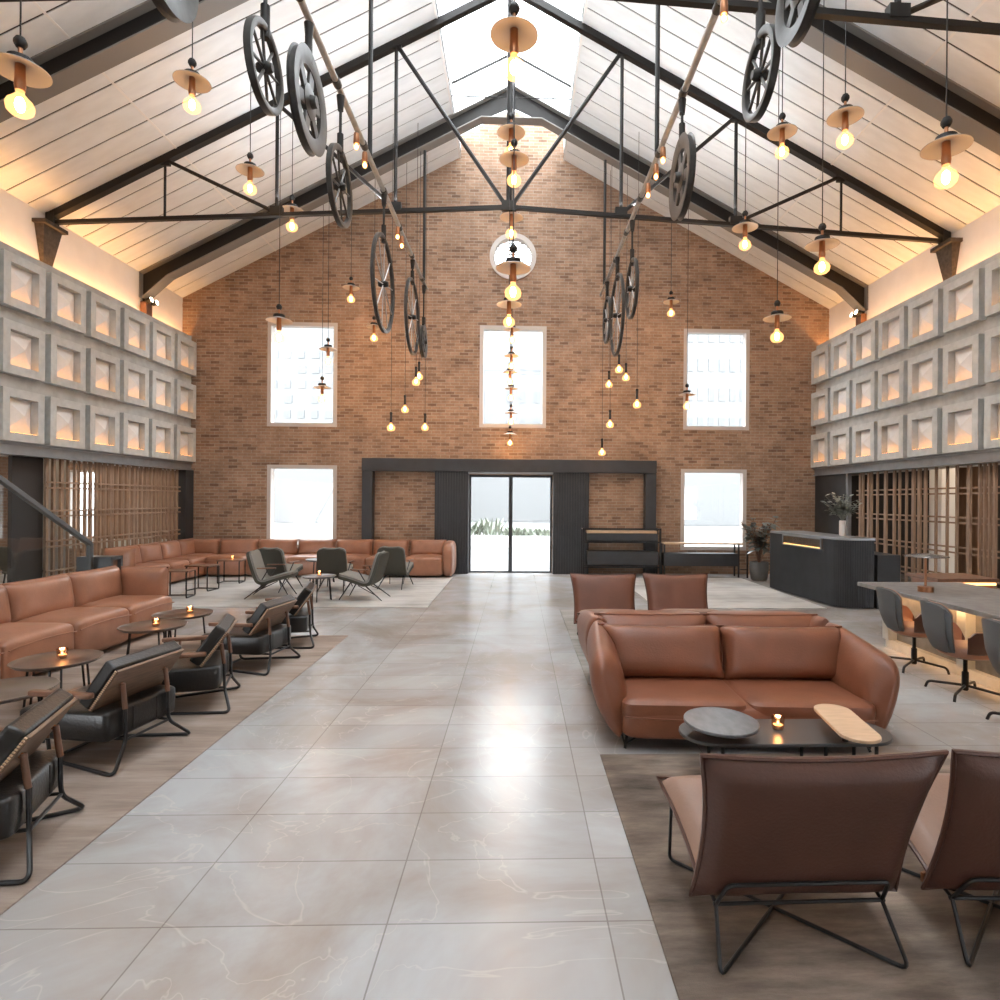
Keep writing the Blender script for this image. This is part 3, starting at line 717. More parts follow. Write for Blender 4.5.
for x, y, z, lb in side:
    hang(x, y, z, zr(x), 'disc pendant lamp '+lb, 'disc pendant lamps at the sides', 1. if y < 12 else .88)
centre = [(-.059, 5.05, 5.317), (-.133, 8.6, 6.654), (-.083, 8.1, 5.994), (-.145, 10.25, 6.22), (-.072, 6.9, 4.084), (-.162, 9.7, 4.571), (-.13, 11.3, 4.69), (-.142, 11.8, 4.318), (-.175, 12.3, 4.106), (-.159, 12.8, 3.864), (-.162, 13.3, 3.424), (-.186, 13.72, 3.0)]
cl = ['at the top, largest and nearest', 'uppermost, before the apex of the roof frame', 'just below the apex of the roof frame', 'at the middle joint of the truss', 'across the round window', 'between the round window and the centre window', 'at the top edge of the centre window', 'upper half of the centre window', 'at mid height of the centre window', 'below mid height of the centre window', 'at the bottom of the centre window', 'lowest, below the centre window above the doors']
for (x, y, z), lb in zip(centre, cl):
    hang(x, y, z, 10.6, 'pendant lamp of the central line, '+lb, 'pendant lamps of the central line', 1. if y < 11 else .72, 2.5 if y < 11 else 1.)
# bare bulbs
def bare_proto():
    r = empty('bare_bulb_pendant')
    MB().lathe([(0, .30), (.025, .295), (.03, .27), (.022, .24), (.026, .11), (.03, .09), (0, .09)], 14).build('socket', M['steel'], r)
    b = MB().lathe([(p[0]*.85, p[1]*.85-.085) for p in BULB], 18).build('bulb', M['halo'], r)
    MB().puff((0, 0, .0), (.045, .045, .09), 1, 1, 10, 6).build('filament', M['fil'], b)
    c = MB().tube([(0, 0, 0), (0, 0, 1)], .005, 5).build('cord', M['black'], r); c.location = (0, 0, .29)
    return r
bp_ = bare_proto(); fb = True
bare = [(-2.059, 12.6, 4.241, 'below the left wheels, upper of the close pair'), (-2.06, 12.25, 4.06, 'below the left wheels, lower of the close pair'), (-2.435, 13.1, 3.63, 'below the left wheels, third from the top'), (-2.543, 12.2, 3.134, 'below the left wheels, lowest and farthest left'), (-2.051, 13.4, 3.284, 'below the left wheels, right of the lowest'),
 (2.058, 12.4, 4.402, 'below the right wheels, topmost'), (2.31, 13.0, 4.362, 'below the right wheels, just right of the topmost'), (2.018, 13.5, 4.303, 'below the right wheels, left of the upper pair'), (2.317, 11.8, 3.591, 'below the right wheels, farthest right'), (1.926, 12.7, 3.308, 'below the right wheels, second from the bottom'), (1.845, 13.3, 2.765, 'below the right wheels, lowest, just above the portal')]
for x, y, z, lb in bare:
    o = bp_ if fb else copy_tree(bp_); fb = False
    o.location = (x, y, z)
    for ch in o.children:
        if ch.name.startswith('cord'): ch.scale = (1, 1, zr(x)-z-.29)
    tag(o, 'bare lit bulb on a thin cord '+lb, 'hanging bulb', 'bare hanging bulbs')
# little copper sockets fixed below the bars
def sock_proto():
    r = empty('bar_light')
    MB().lathe([(.0, -.02), (.03, -.03), (.034, -.07), (.036, -.15), (.03, -.16), (0, -.16)], 14).build('socket', M['copper'], r)
    b = MB().puff((0, 0, -.19), (.065, .065, .085), 1, 1, 14, 8).build('bulb', M['halo'], r)
    MB().puff((0, 0, -.19), (.035, .035, .05), 1, 1, 10, 6).build('filament', M['fil'], b)
    return r
sp_ = sock_proto(); fs_ = True
for x, y, lb in ((-1.97, 7.35, 'left bar, upper of the first pair'), (-1.97, 7.75, 'left bar, lower of the first pair'), (-1.97, 9.85, 'left bar, upper of the far pair'), (-1.97, 10.2, 'left bar, lower of the far pair'),
                 (1.77, 5.25, 'right bar at the top edge of the photo'), (1.77, 7.48, 'right bar, upper of three'), (1.77, 7.86, 'right bar, middle of three'), (1.77, 8.34, 'right bar, lowest of three')):
    o = sp_ if fs_ else copy_tree(sp_); fs_ = False
    o.location = (x, y, ZP-.035)
    tag(o, 'small copper socket bulb fixed under the '+lb, 'bar light', 'socket bulbs on the bars')
# ------------------------------------------------------------------ rugs
def rug(name, x0, x1, y0, y1, m, label, z=.012):
    o = MB().b2(x0, x1, y0, y1, 0, z).build(name, M[m], bevel=.004); return tag(o, label, 'rug')
rug('rug', -6.3, -2.08, .6, 7.57, 'rug_brown', 'large flat brown rug under the left sofa and the row of black chairs', .008)
rug('rug', -6.95, -1.40, 9.53, 13.3, 'rug_light', 'pale grey rug under the corner sofa and green chairs')
rug('rug', .56, 3.55, 1.2, 4.02, 'rug_dark', 'dark taupe worn rug under the leather armchairs in the foreground')
rug('rug', .66, 3.4, 5.57, 9.36, 'rug_mid', 'grey streaked rug behind the leather sofas')
rug('rug', 2.2, 4.93, 9.5, 13.2, 'rug_light', 'pale grey rug beside the dark fluted counter')

# ------------------------------------------------------------------ candles
def candle_proto():
    r = empty('tealight')
    MB().ring([(.030, 0), (.036, .02), (.040, .075), (.0375, .075), (.0335, .02), (.028, .008)], 20, ax='z').build('glass', M['candleglass'], r)
    MB().lathe([(0, .006), (.026, .006), (.029, .028), (0, .03)], 16).build('wax', M['wax'], r)
    MB().lathe([(0, .03), (.007, .036), (.006, .045), (0, .055)], 10).build('flame', M['flame'], r)
    return r
cp = candle_proto(); fc = True
def candle(x, y, z, label, sc=1.):
    global fc
    o = cp if fc else copy_tree(cp); fc = False
    o.location = (x, y, z); o.scale = (sc,)*3; tag(o, label, 'candle', 'tealights in glasses')
    pointlight('candle_light', (0, 0, .07), .5, (1., .5, .2), .02, o)

# ------------------------------------------------------------------ leather two-seat sofas (facing local +Y)
def leather_sofa():
    r = empty('leather_sofa')
    W = .86
    b = MB().puff((0, .05, .20), (2*W, .92, .25), .14, .3, 40, 16); b.build('base', M['tan2'], r)
    for sx in (-1, 1):
        def bulge(p, sx=sx): return (p.x, p.y, p.z*(1-.0*p.x)+(.02 if p.z > 0 else -.02*math.cos(p.x*2.4))*max(0, p.y+.2))
        MB().puff((sx*W/2, .10, .285), (W, .82, .13), .18, .5, 36, 14, fn=bulge).build('seat_cushion', M['tan2'], r)
        s = MB().tube([(sx*W/2-.41+.82*k/12, .10+.408, .25-.018*math.sin(PI*k/12)) for k in range(13)], .006, 6).build('seam', M['tan2'], r)
        mt = Matrix.Translation((sx*.47, -.19, .515)) @ Matrix.Rotation(R(20), 4, 'X')
        c = MB().pillow(.985, .43, .34, .05, 0, mtx=mt).build('back_cushion', M['tan2'], r, merge=True, smooth=60)
        MB().pillow_edge(.985, .43, .007, .05, 0, mtx=mt).build('piping', M['tan2'], c)
    MB().puff((0, -.36, .36), (2*W+.06, .16, .52), .25, .4, 36, 14).build('back_frame', M['tan2'], r)
    for sx in (-1, 1):
        def arm(u, v, sx=sx):
            # v along depth back->front, u around the section
            y = -.44+.90*v; t = 2*PI*u
            sF = max(0, (v-.80)/.20); kF = math.sqrt(max(0, 1-sF*sF)); zt = .72-.10*v**1.3-.10*(1-kF); zb = .085; h = (zt-zb)/2; zc = (zt+zb)/2
            ca, sa = math.cos(t), math.sin(t)
            z = zc+h*math.copysign(abs(sa)**.7, sa)
            f = (z-zb)/(zt-zb)
            cx = .87+.075*f+.04*f*v; wd = (.075+.05*math.sin(PI*min(1, f*1.05)*.8))*(.22+.78*kF)
            e = 1-.55*max(0, (abs(v-.5)-.42)/.08)**2 if abs(v-.5) > .42 else 1
            return (sx*(cx+wd*e*math.copysign(abs(ca)**.8, ca)), y, zc+(z-zc)*(1-.04*(1-e)))
        a = MB().surf(arm, 28, 24, True)
        n0 = 28*24; ends = [[i*24 for i in range(28)], [i*24+23 for i in range(28)]]
        a.f += [tuple(ends[0]), tuple(ends[1])[::-1]]
        ao = a.build('arm', M['tan2'], r, smooth=60)
        e = []
        for k in range(12):
            v = k/14; zt = .72-.10*v**1.3; e.append((sx*(.945+.05*v+.02), -.44+.9*v, zt+.002))
    for sx in (-1, 1):
        for sy in (-1, 1):
            l = MB(); l.tube([(sx*.80, sy*.36, .13), (sx*.83, sy*.43, .006)], .010, 8); l.tube([(sx*.66, sy*.38, .12), (sx*.83, sy*.43, .035)], .007, 6); l.tube([(sx*.86, sy*.26, .13), (sx*.83, sy*.43, .035)], .007, 6)
            l.build('leg', M['black'], r)
    return r
s1 = leather_sofa(); s1.location = (1.595, 4.51, .0); s1.rotation_euler = (0, 0, PI+R(-3))
tag(s1, 'cognac leather two-seat sofa facing the camera behind the low table', 'sofa', 'cognac leather sofas')
s2 = copy_tree(s1); s2.location = (1.63, 5.43, .014); s2.rotation_euler = (0, 0, R(-1))
tag(s2, 'cognac leather two-seat sofa standing back to back behind the front sofa', 'sofa', 'cognac leather sofas')

# ------------------------------------------------------------------ leather lounge armchairs (facing local +Y, rear feet at y=0)
def lounge_chair():
    r = empty('leather_lounge_chair')
    mt = Matrix.Translation((0, .06, .50)) @ Matrix.Rotation(R(19.5), 4, 'X')
    b = MB().pillow(.875, .66, .14, .075, .08, 22, 18, mt, .34).build('backrest', M['brown'], r, merge=True, smooth=60)
    MB().pillow_edge(.875, .66, .010, .075, .08, mt).build('piping', M['brown'], b)
    ms = Matrix.Translation((0, .40, .315)) @ Matrix.Rotation(R(-69), 4, 'X')
    s = MB().pillow(.82, .54, .15, .05, .10, 20, 18, ms, .34).build('seat', M['paletan'], r, merge=True, smooth=60)
    MB().pillow_edge(.82, .54, .009, .05, .10, ms).build('piping', M['brown'], s)
    f = MB(); q = .0078
    # bracket round the lower back
    f.tube(fillet([(-.32, .125, .18), (-.30, .05, .295), (.30, .05, .295), (.32, .125, .18)], .03), q, 8)
    f.tube([(-.33, .125, .18), (.33, .125, .18)], q, 8)
    for sx in (-1, 1):
        f.tube(fillet([(sx*.32, .125, .18), (sx*.345, 0, .008), (-sx*.34, .70, .008), (-sx*.36, .60, .30)], .035), q, 8)
        f.tube([(sx*.32, .125, .18), (sx*.34, .60, .30)], q, 8)
    f.build('frame', M['black'], r)
    return r
c1 = lounge_chair(); c1.location = (1.075, 2.13, .012); c1.rotation_euler = (0, 0, R(1))
tag(c1, 'dark brown leather lounge chair in the foreground, its whole back to the camera', 'armchair', 'brown leather lounge chairs')
c2 = copy_tree(c1); c2.location = (1.985, 2.13, .012); c2.rotation_euler = (0, 0, R(-2))
tag(c2, 'dark brown leather lounge chair cut by the right edge of the photo', 'armchair', 'brown leather lounge chairs')
bk = [o for o in c2.children if o.name.startswith('seat')][0]
MB().box((-.375, .20, .215), (.035, .012, .035), Matrix.Rotation(R(20), 3, 'Z')).build('leather_tag', M['copper'], c2)
c3 = copy_tree(c1); c3.scale = (.95,)*3; c3.location = (1.08, 7.55, .014); c3.rotation_euler = (0, 0, PI)
tag(c3, 'brown leather lounge chair facing the camera beyond the sofas, left of its pair', 'armchair', 'brown leather lounge chairs')
c4 = copy_tree(c1); c4.scale = (.95,)*3; c4.location = (2.0, 7.58, .014); c4.rotation_euler = (0, 0, PI)
tag(c4, 'brown leather lounge chair facing the camera beyond the sofas, right of its pair', 'armchair', 'brown leather lounge chairs')

for c_ in (c3, c4):
    for ch in c_.children:
        if ch.name.startswith('backrest'): ch.data = ch.data.copy(); ch.data.materials[0] = M['midbrown']

# ------------------------------------------------------------------ low table in front of the sofa
def stadium(cx, cy, L, Wd, n=14):
    P = []; r = Wd/2
    for k in range(n+1):
        t = -PI/2+PI*k/n; P.append((cx+L/2-r+r*math.cos(t), cy+r*math.sin(t)))
    for k in range(n+1):
        t = PI/2+PI*k/n; P.append((cx-L/2+r+r*math.cos(t), cy+r*math.sin(t)))
    return P
t = empty('coffee_table', (1.63, 3.64, .012))
MB().prism(stadium(0, 0, 1.28, .40), 'z', .275, .295).build('tray_top', M['traymet'], t, bevel=.004)
d = MB().prism([(-.41+.215*math.cos(2*PI*k/48), -.06+.235*math.sin(2*PI*k/48)) for k in range(48)], 'z', .365, .383).build('stone_disc', M['discst'], t, bevel=.004)
MB().tube([(-.41, -.06, .295), (-.41, -.06, .366)], .018, 10).build('post', M['black'], d)
pl = MB().prism([(p[0], p[1]) for p in stadium(0, 0, .60, .215)], 'z', 0, .018).xf(Matrix.Translation((.29, -.16, .395)) @ Matrix.Rotation(R(82), 4, 'Z')).build('wood_plank', M['palewood'], t, bevel=.003)
MB().tube([(.29, -.16, .295), (.29, -.16, .397)], .018, 10).build('post', M['black'], pl)
for x, y in ((-.42, -.13), (-.42, .13), (.18, -.15), (.18, .15), (.50, -.12), (.50, .12)):
    MB().tube([(x, y, 0), (x, y, .276)], .011, 8).build('leg', M['black'], t)
st_ = MB(); st_.tube([(-.42, -.13, .03), (.5, -.12, .03)], .008, 6); st_.tube([(-.42, .13, .03), (.5, .12, .03)], .008, 6); st_.tube([(.5, -.12, .03), (.5, .12, .03)], .008, 6); st_.build('stretcher', M['black'], t)
tag(t, 'low dark oval table with a stone disc and pale wood plank before the front sofa', 'coffee table')
candle(1.60, 3.66, .31, 'lit tealight in a glass on the low table before the leather sofa')

# ------------------------------------------------------------------ modular tan sofas on the left (units run along local x, facing local -y)
def soft_seat(r, x, w, y0, y1, m='tan', zt=.43):
    s = MB().puff((x, (y0+y1)/2, zt/2+.02), (w*.995, y1-y0, zt-.02), .16, .26, 36, 16, fn=lambda p: (p.x, p.y, p.z+(.025*(1-(p.x/(w*.5))**2) if p.z > .1 else 0))).build('seat', M[m], r, smooth=60)
    yf = y0+.002
    MB().tube([(x-w*.47+w*.94*k/12, yf-.004+.012*math.cos(PI*(k/6-1))*0, zt-.085+.02*math.sin(PI*k/12)) for k in range(13)], .006, 6).build('seam', M[m], s)
def soft_back(r, x, w, y, m='tan', zc=.60, h=.42, t=.27, rot=-9, rz=0., name='back_cushion'):
    mt = Matrix.Translation((x, y, zc)) @ Matrix.Rotation(rz, 4, 'Z') @ Matrix.Rotation(R(rot), 4, 'X')
    c = MB().pillow(w*.99, h, t, .03, 0, mtx=mt, sharp=.36).build(name, M[m], r, merge=True, smooth=60)
    MB().pillow_edge(w*.99, h, .007, .03, 0, mtx=mt).build('piping', M[m], c)
# near sofa: front at X=-4.40, Y from ~3.5 to 7.75; local x = world -? -> rotate so local -y faces world +X
ns = empty('modular_sofa', (-4.40, 7.96, .008), PI/2)      # local x -> world +Y, local y -> world -X
for k in range(5):
    w = .86; x = -.44-k*w
    soft_seat(ns, x, w, 0, .85)
    soft_back(ns, x, w, .72)
    MB().puff((x, .80, .30), (w, .16, .5), .3, .4, 24, 10).build('back_frame', M['tan'], ns)
soft_back(ns, -.05, .60, .36, zc=.57, h=.46, t=.20, rot=0, rz=PI/2, name='end_cushion')
tag(ns, 'long tan leather modular sofa at the left edge facing the black chairs', 'sofa')
# corner sofa: left run + run along the brick wall
cs = empty('corner_sofa', (0, 0, .012))
lr = []
for k in range(4):
    w = .68; yc = 13.85-.34-k*w
    # left run units face world +X : build directly with rotated matrices
    s = MB().puff((-7.02, yc, .235), (.82, w*.995, .41), .16, .26, 36, 16).build('seat', M['tan'], cs, smooth=60)
    MB().tube([(-6.609, yc-w*.47+w*.94*j/10, .35+.015*math.sin(PI*j/10)) for j in range(11)], .006, 6).build('seam', M['tan'], s)
    mt = Matrix.Translation((-7.25, yc, .575)) @ Matrix.Rotation(PI/2, 4, 'Z') @ Matrix.Rotation(R(-9), 4, 'X')
    c = MB().pillow(w*.99, .40, .26, .03, 0, mtx=mt, sharp=.36).build('back_cushion', M['tan'], cs, merge=True, smooth=60)
    MB().pillow_edge(w*.99, .40, .007, .03, 0, mtx=mt).build('piping', M['tan'], c)
mt = Matrix.Translation((-7.12, 11.10, .54))
c = MB().pillow(.55, .46, .18, .03, 0, mtx=mt).build('end_cushion', M['tan'], cs, merge=True, smooth=60)
x = -6.9
ws = [.64, .85, .86, .85, .82, .82, .83]
k = 0; xx = -7.27
for w in ws:
    xc = xx+w/2
    soft_seat(cs, xc, w, 13.02, 13.85)
    soft_back(cs, xc, w, 13.74, h=.38, zc=.58)
    xx += w
MB().puff((xx+.10, 13.45, .39), (.26, .86, .76), .45, .55, 30, 16).build('arm', M['tan'], cs, smooth=60)
tag(cs, 'tan leather corner sofa running along the left screen and the brick wall', 'sofa')

# ------------------------------------------------------------------ round tray tables
def tray_table(D=.61, h=.39, m='tabletop'):
    r = empty('tray_table'); q = D/2
    MB().lathe([(0, h-.022), (q-.03, h-.022), (q, h+.004), (q-.006, h+.008), (q-.032, h-.008), (0, h-.008)], 48).build('tray_top', M[m], r)
    for k in range(3):
        a = 2*PI*k/3+.5; c, s = math.cos(a), math.sin(a)
        for dd in (-.035, .035):
            px, py = -s*dd, c*dd
            MB().tube(fillet([(c*.10+px, s*.10+py, h-.03), (c*(q-.11)+px, s*(q-.11)+py, h-.03), (c*(q-.08)+px, s*(q-.08)+py, .006)], .03), .0085, 7).build('leg', M['black'], r)
    return r
tt = tray_table(); tt.location = (-3.44, 4.17, .008)
tag(tt, 'round bronze tray table cut by the left edge of the photo', 'side table', 'round bronze tray tables')
for x, y, rz, lb in ((-3.665, 4.96, .6, 'round bronze tray table with a candle, nearest whole one before the left sofa'), (-3.68, 6.26, 1.2, 'bronze tray table by the left sofa end, left one of its pair'), (-3.73, 6.90, 0, 'bronze tray table by the left sofa end, right one of its pair')):
    o = copy_tree(tt); o.location = (x, y, .008); o.rotation_euler = (0, 0, rz); tag(o, lb, 'side table', 'round bronze tray tables')
candle(-3.68, 5.03, .392, 'lit tealight on the tray table nearest the left sofa front')
candle(-3.66, 6.27, .392, 'lit tealight on the left table of the pair by the sofa end', .95)
candle(-3.70, 6.98, .392, 'lit tealight on the right table of the pair by the sofa end', .95)

# ------------------------------------------------------------------ black lounge chairs with walnut backs (facing local +Y)
def black_chair():
    r = empty('black_lounge_chair'); q = .0115
    st = MB().puff((0, .37, .275), (.60, .64, .20), .12, .22, 36, 14).build('seat', M['bleather'], r, smooth=60)
    for q_ in (-.10, .10): MB().tube([(q_, .052, .21), (q_, .052, .35)], .004, 5).build('seam', M['bleather'], st)
    mb = Matrix.Translation((0, .10, .505)) @ Matrix.Rotation(R(36), 4, 'X')
    MB().box((0, .045, 0), (.58, .09, .33)).xf(mb).build('back_cushion', M['bleather'], r, bevel=.018, seg=3)
    pn = MB().box((0, -.012, 0), (.565, .018, .315)).xf(mb).build('back_panel', M['ply'], r, bevel=.003)
    stt = MB()
    for k in range(22):
        for sx in (-1, 1): stt.box((sx*.286, -.006, -.15+.3*k/21), (.008, .012, .006))
    stt.xf(mb).build('stitching', M['palewood'], pn)
    for sx in (-1, 1):
        w = MB().tube([(sx*.18, .035, .36), (sx*.18, .055, .52)], .015, 10).build('post', M['wood'], r)
        MB().tube([(sx*.18, .05, .505), (sx*.18, .09, .53)], .013, 8).build('bolt', M['copper'], w)
    f = MB()
    for sx in (-1, 1):
        f.tube(fillet([(sx*.18, .035, .37), (sx*.18, .03, .16), (sx*.335, -.03, .012), (sx*.19, .56, .012), (sx*.19, .58, .18)], .05), q, 8)
    f.tube([(-.18, .03, .165), (.18, .03, .165)], q*.8, 8); f.tube([(-.19, .56, .012), (.19, .56, .012)], q*.9, 8); f.tube([(-.19, .58, .172), (.19, .58, .172)], q*.9, 8)
    f.tube([(-.18, .03, .17), (-.19, .58, .17)], q*.8, 8); f.tube([(.18, .03, .17), (.19, .58, .17)], q*.8, 8)
    f.build('frame', M['black'], r)
    for sx in (-1, 1):
        a = MB().prism(stadium(0, 0, .44, .055), 'z', -.016, .016).xf(Matrix.Translation((sx*.31, .36, .475)) @ Matrix.Rotation(PI/2, 4, 'Z')).build('armrest', M['wood'], r, bevel=.008)
        MB().tube([(sx*.31, .44, .46), (sx*.30, .46, .20)], .010, 8).build('arm_post', M['wood'], a)
    return r
bc = black_chair()
def face(dx, dy): return math.atan2(-dx, dy)      # rotation turning local +Y to (dx, dy)
bl = [(-2.245, 3.02, (-.93, -.30), 'nearest, at the left edge of the photo'), (-2.39, 4.06, (-.985, .17), 'second from the camera'), (-2.37, 5.13, (-.95, -.30), 'third from the camera'), (-2.345, 6.16, (-.99, .12), 'fourth from the camera'), (-2.38, 7.2, (-.965, -.24), 'last and farthest of the row')]
for i, (x, y, d, lb) in enumerate(bl):
    o = bc if i == 0 else copy_tree(bc)
    o.location = (x, y, .008); o.rotation_euler = (0, 0, face(*d))
    tag(o, 'black leather lounge chair with walnut back, '+lb, 'lounge chair', 'black lounge chairs facing the left sofa')

# ------------------------------------------------------------------ olive lounge chairs (facing local +Y)
def olive_chair():
    r = empty('olive_lounge_chair')
    prof = [(.33, .40), (.10, .345), (-.12, .27), (-.20, .285), (-.25, .40), (-.31, .60), (-.36, .78)]
    P0 = fillet([(0, y, z) for y, z in prof], .12, 5); L_ = [0]
    for a_, b_ in zip(P0, P0[1:]): L_.append(L_[-1]+(b_-a_).length)
    P = []; n = 44
    for k in range(n):
        d_ = L_[-1]*k/(n-1); i_ = max(q for q in range(len(L_)-1) if L_[q] <= d_+1e-9)
        P.append(P0[i_].lerp(P0[i_+1], (d_-L_[i_])/max(1e-9, L_[i_+1]-L_[i_])))
    wd = lambda u: .25+.01*math.sin(PI*u)
    def mk(off0, off1):
        V = []; F = []; nu = n; nv = 9
        nr = []
        for i in range(n):
            a, b = P[max(0, i-1)], P[min(n-1, i+1)]; d = (b-a).normalized(); nr.append(Vector((0, -d.z, d.y)) * -1)
        def pt(i, v, o):
            u = i/(n-1); x = wd(u)*v
            edge = max(0, (u-.90)/.10); x *= 1-.45*(1-math.sqrt(max(0, 1-edge**2.5)))
            edge0 = max(0, (.08-u)/.08); x *= 1-.3*(1-math.sqrt(max(0, 1-edge0**2.5)))
            p = P[i]+nr[i]*o; return (x, p.y, p.z+.012*v*v)
        for o in (off0, off1):
            for i in range(n):
                for j in range(nv): V.append(pt(i, -1+2*j/(nv-1), o))
        for i in range(n-1):
            for j in range(nv-1):
                a = i*nv+j; F.append((a, a+1, a+nv+1, a+nv)); a += n*nv; F.append((a, a+nv, a+nv+1, a+1))
        N_ = n*nv
        for i in range(n-1):
            for j in (0, nv-1):
                a = i*nv+j; F.append((a, a+nv, a+nv+N_, a+N_))
        for j in range(nv-1):
            for i in (0, n-1):
                a = i*nv+j; F.append((a, a+1, a+1+N_, a+N_))
        return MB().add(V, F)
    mk(.0, -.05).build('shell', M['felt'], r, smooth=50)
    mk(.035, .002).build('upholstery', M['felt2'], r, smooth=50)
    q = .011
    for sx in (-1, 1):
        MB().tube([(sx*.17, .12, .30), (sx*.235, .30, .006)], [.013, .008], 8).build('leg', M['black'], r)
        MB().tube([(sx*.17, -.12, .24), (sx*.23, -.42, .006)], [.013, .008], 8).build('leg', M['black'], r)
        MB().tube([(sx*.225, -.30, .10), (sx*.17, .0, .24)], .007, 6).build('brace', M['black'], r)
        a = MB().box((sx*.29, -.06, .52), (.05, .30, .018)).build('armrest', M['wood'], r, bevel=.006)
        MB().tube([(sx*.27, -.03, .515), (sx*.24, -.16, .29)], .009, 6).build('arm_post', M['black'], a)
    return r
oc = olive_chair()
ol = [(-4.13, 10.48, (1, .12), 'left of the front round table, facing right'), (-2.62, 10.32, (-1, .1), 'right of the front round table, facing left'), (-4.35, 11.35, (.25, 1), 'with its back to the camera behind the left-hand olive chair'), (-3.37, 11.4, (-.05, 1), 'with its back to the camera directly behind the round table'), (-2.32, 11.75, (.12, 1), 'with its back to us, farthest right of all')]
for i, (x, y, d, lb) in enumerate(ol):
    o = oc if i == 0 else copy_tree(oc)
    o.location = (x, y, .014); o.rotation_euler = (0, 0, face(*d)); tag(o, 'olive grey felt lounge chair '+lb, 'lounge chair', 'olive lounge chairs around the far tables')
rt = tray_table(.55, .41, 'discst'); rt.name = 'round_table'; rt.location = (-3.26, 10.08, .012)
tag(rt, 'small grey round table between the two sideways olive chairs', 'side table', 'far round tables')
o = copy_tree(rt); o.location = (-3.88, 12.2, .012); o.scale = (1.15, 1.15, 1.15); tag(o, 'pale round table behind the olive chairs, close to the corner sofa', 'side table', 'far round tables')
candle(-3.26, 10.10, .424, 'lit tealight on the small grey round table among olive chairs')
bw = empty('bowl', (-3.62, 12.3, .488)); bw2 = MB().ring([(.03, 0), (.075, .05), (.068, .05), (.025, .008)], 20, ax='z').build('bowl', M['black'])
bpy.data.objects.remove(bw); bw2.location = (-3.70, 12.12, .488); tag(bw2, 'small dark bowl on the pale round table near the sofa', 'bowl')
# sled side tables along the corner sofa
def sled_table():
    r = empty('sled_side_table')
    MB().box((0, 0, .452), (.46, .36, .022)).build('table_top', M['wood'], r, bevel=.006)
    for sx in (-1, 1):
        MB().tube(fillet_closed([(sx*.20, -.17, .012), (sx*.20, .17, .012), (sx*.20, .17, .44), (sx*.20, -.17, .44)], .03), .011, 8, closed=True).build('leg', M['black'], r)
    MB().tube([(-.2, .17, .012), (.2, .17, .012)], .010, 8).build('stretcher', M['black'], r)
    return r
sl = sled_table()
for i, (x, y, rz, lb) in enumerate(((-5.72, 10.42, .1, 'nearest of the three before the left run'), (-5.72, 11.22, -.12, 'middle of the three before the left run'), (-5.66, 12.2, .1, 'farthest of the three, in the corner'))):
    o = sl if i == 0 else copy_tree(sl); o.location = (x, y, .012); o.rotation_euler = (0, 0, rz)
    tag(o, 'small wood-topped sled table of the corner sofa, '+lb, 'side table', 'sled side tables')
    if i == 2: candle(x+.02, y, .475, 'lit tealight on the sled table in the corner of the corner sofa', .9)
# ------------------------------------------------------------------ bar table on the right
bt = empty('bar_table', (4.06, 7.12, 0))
MB().b2(0, 1.25, -4.6, 0, .705, .75).build('table_top', M['stone'], bt, bevel=.004)
MB().b2(.36, .42, -4.55, -.12, .10, .64).build('front_panel', M['stone'], bt)
MB().b2(.30, .95, -4.55, -.08, 0, .10).build('plinth', M['concrete'], bt)
for y in (-.14, -1.35, -2.6, -3.85): MB().b2(.26, .36, y-.06, y+.06, .10, .705).build('support', M['concrete'], bt)
MB().b2(.30, .34, -4.5, -.2, .69, .704).build('light_strip', M['ledcove'], bt)
tag(bt, 'long grey stone bar table with warm light under its top on the right', 'table')
arealight('bar_lamp', (4.26, 4.85, .695), (0, R(-25), 0), .04, 4.3, 8, (1., .55, .24))
arealight('bar_lamp', (4.31, 4.85, .09), (0, R(-20), 0), .03, 4.3, .9, (1., .5, .18))
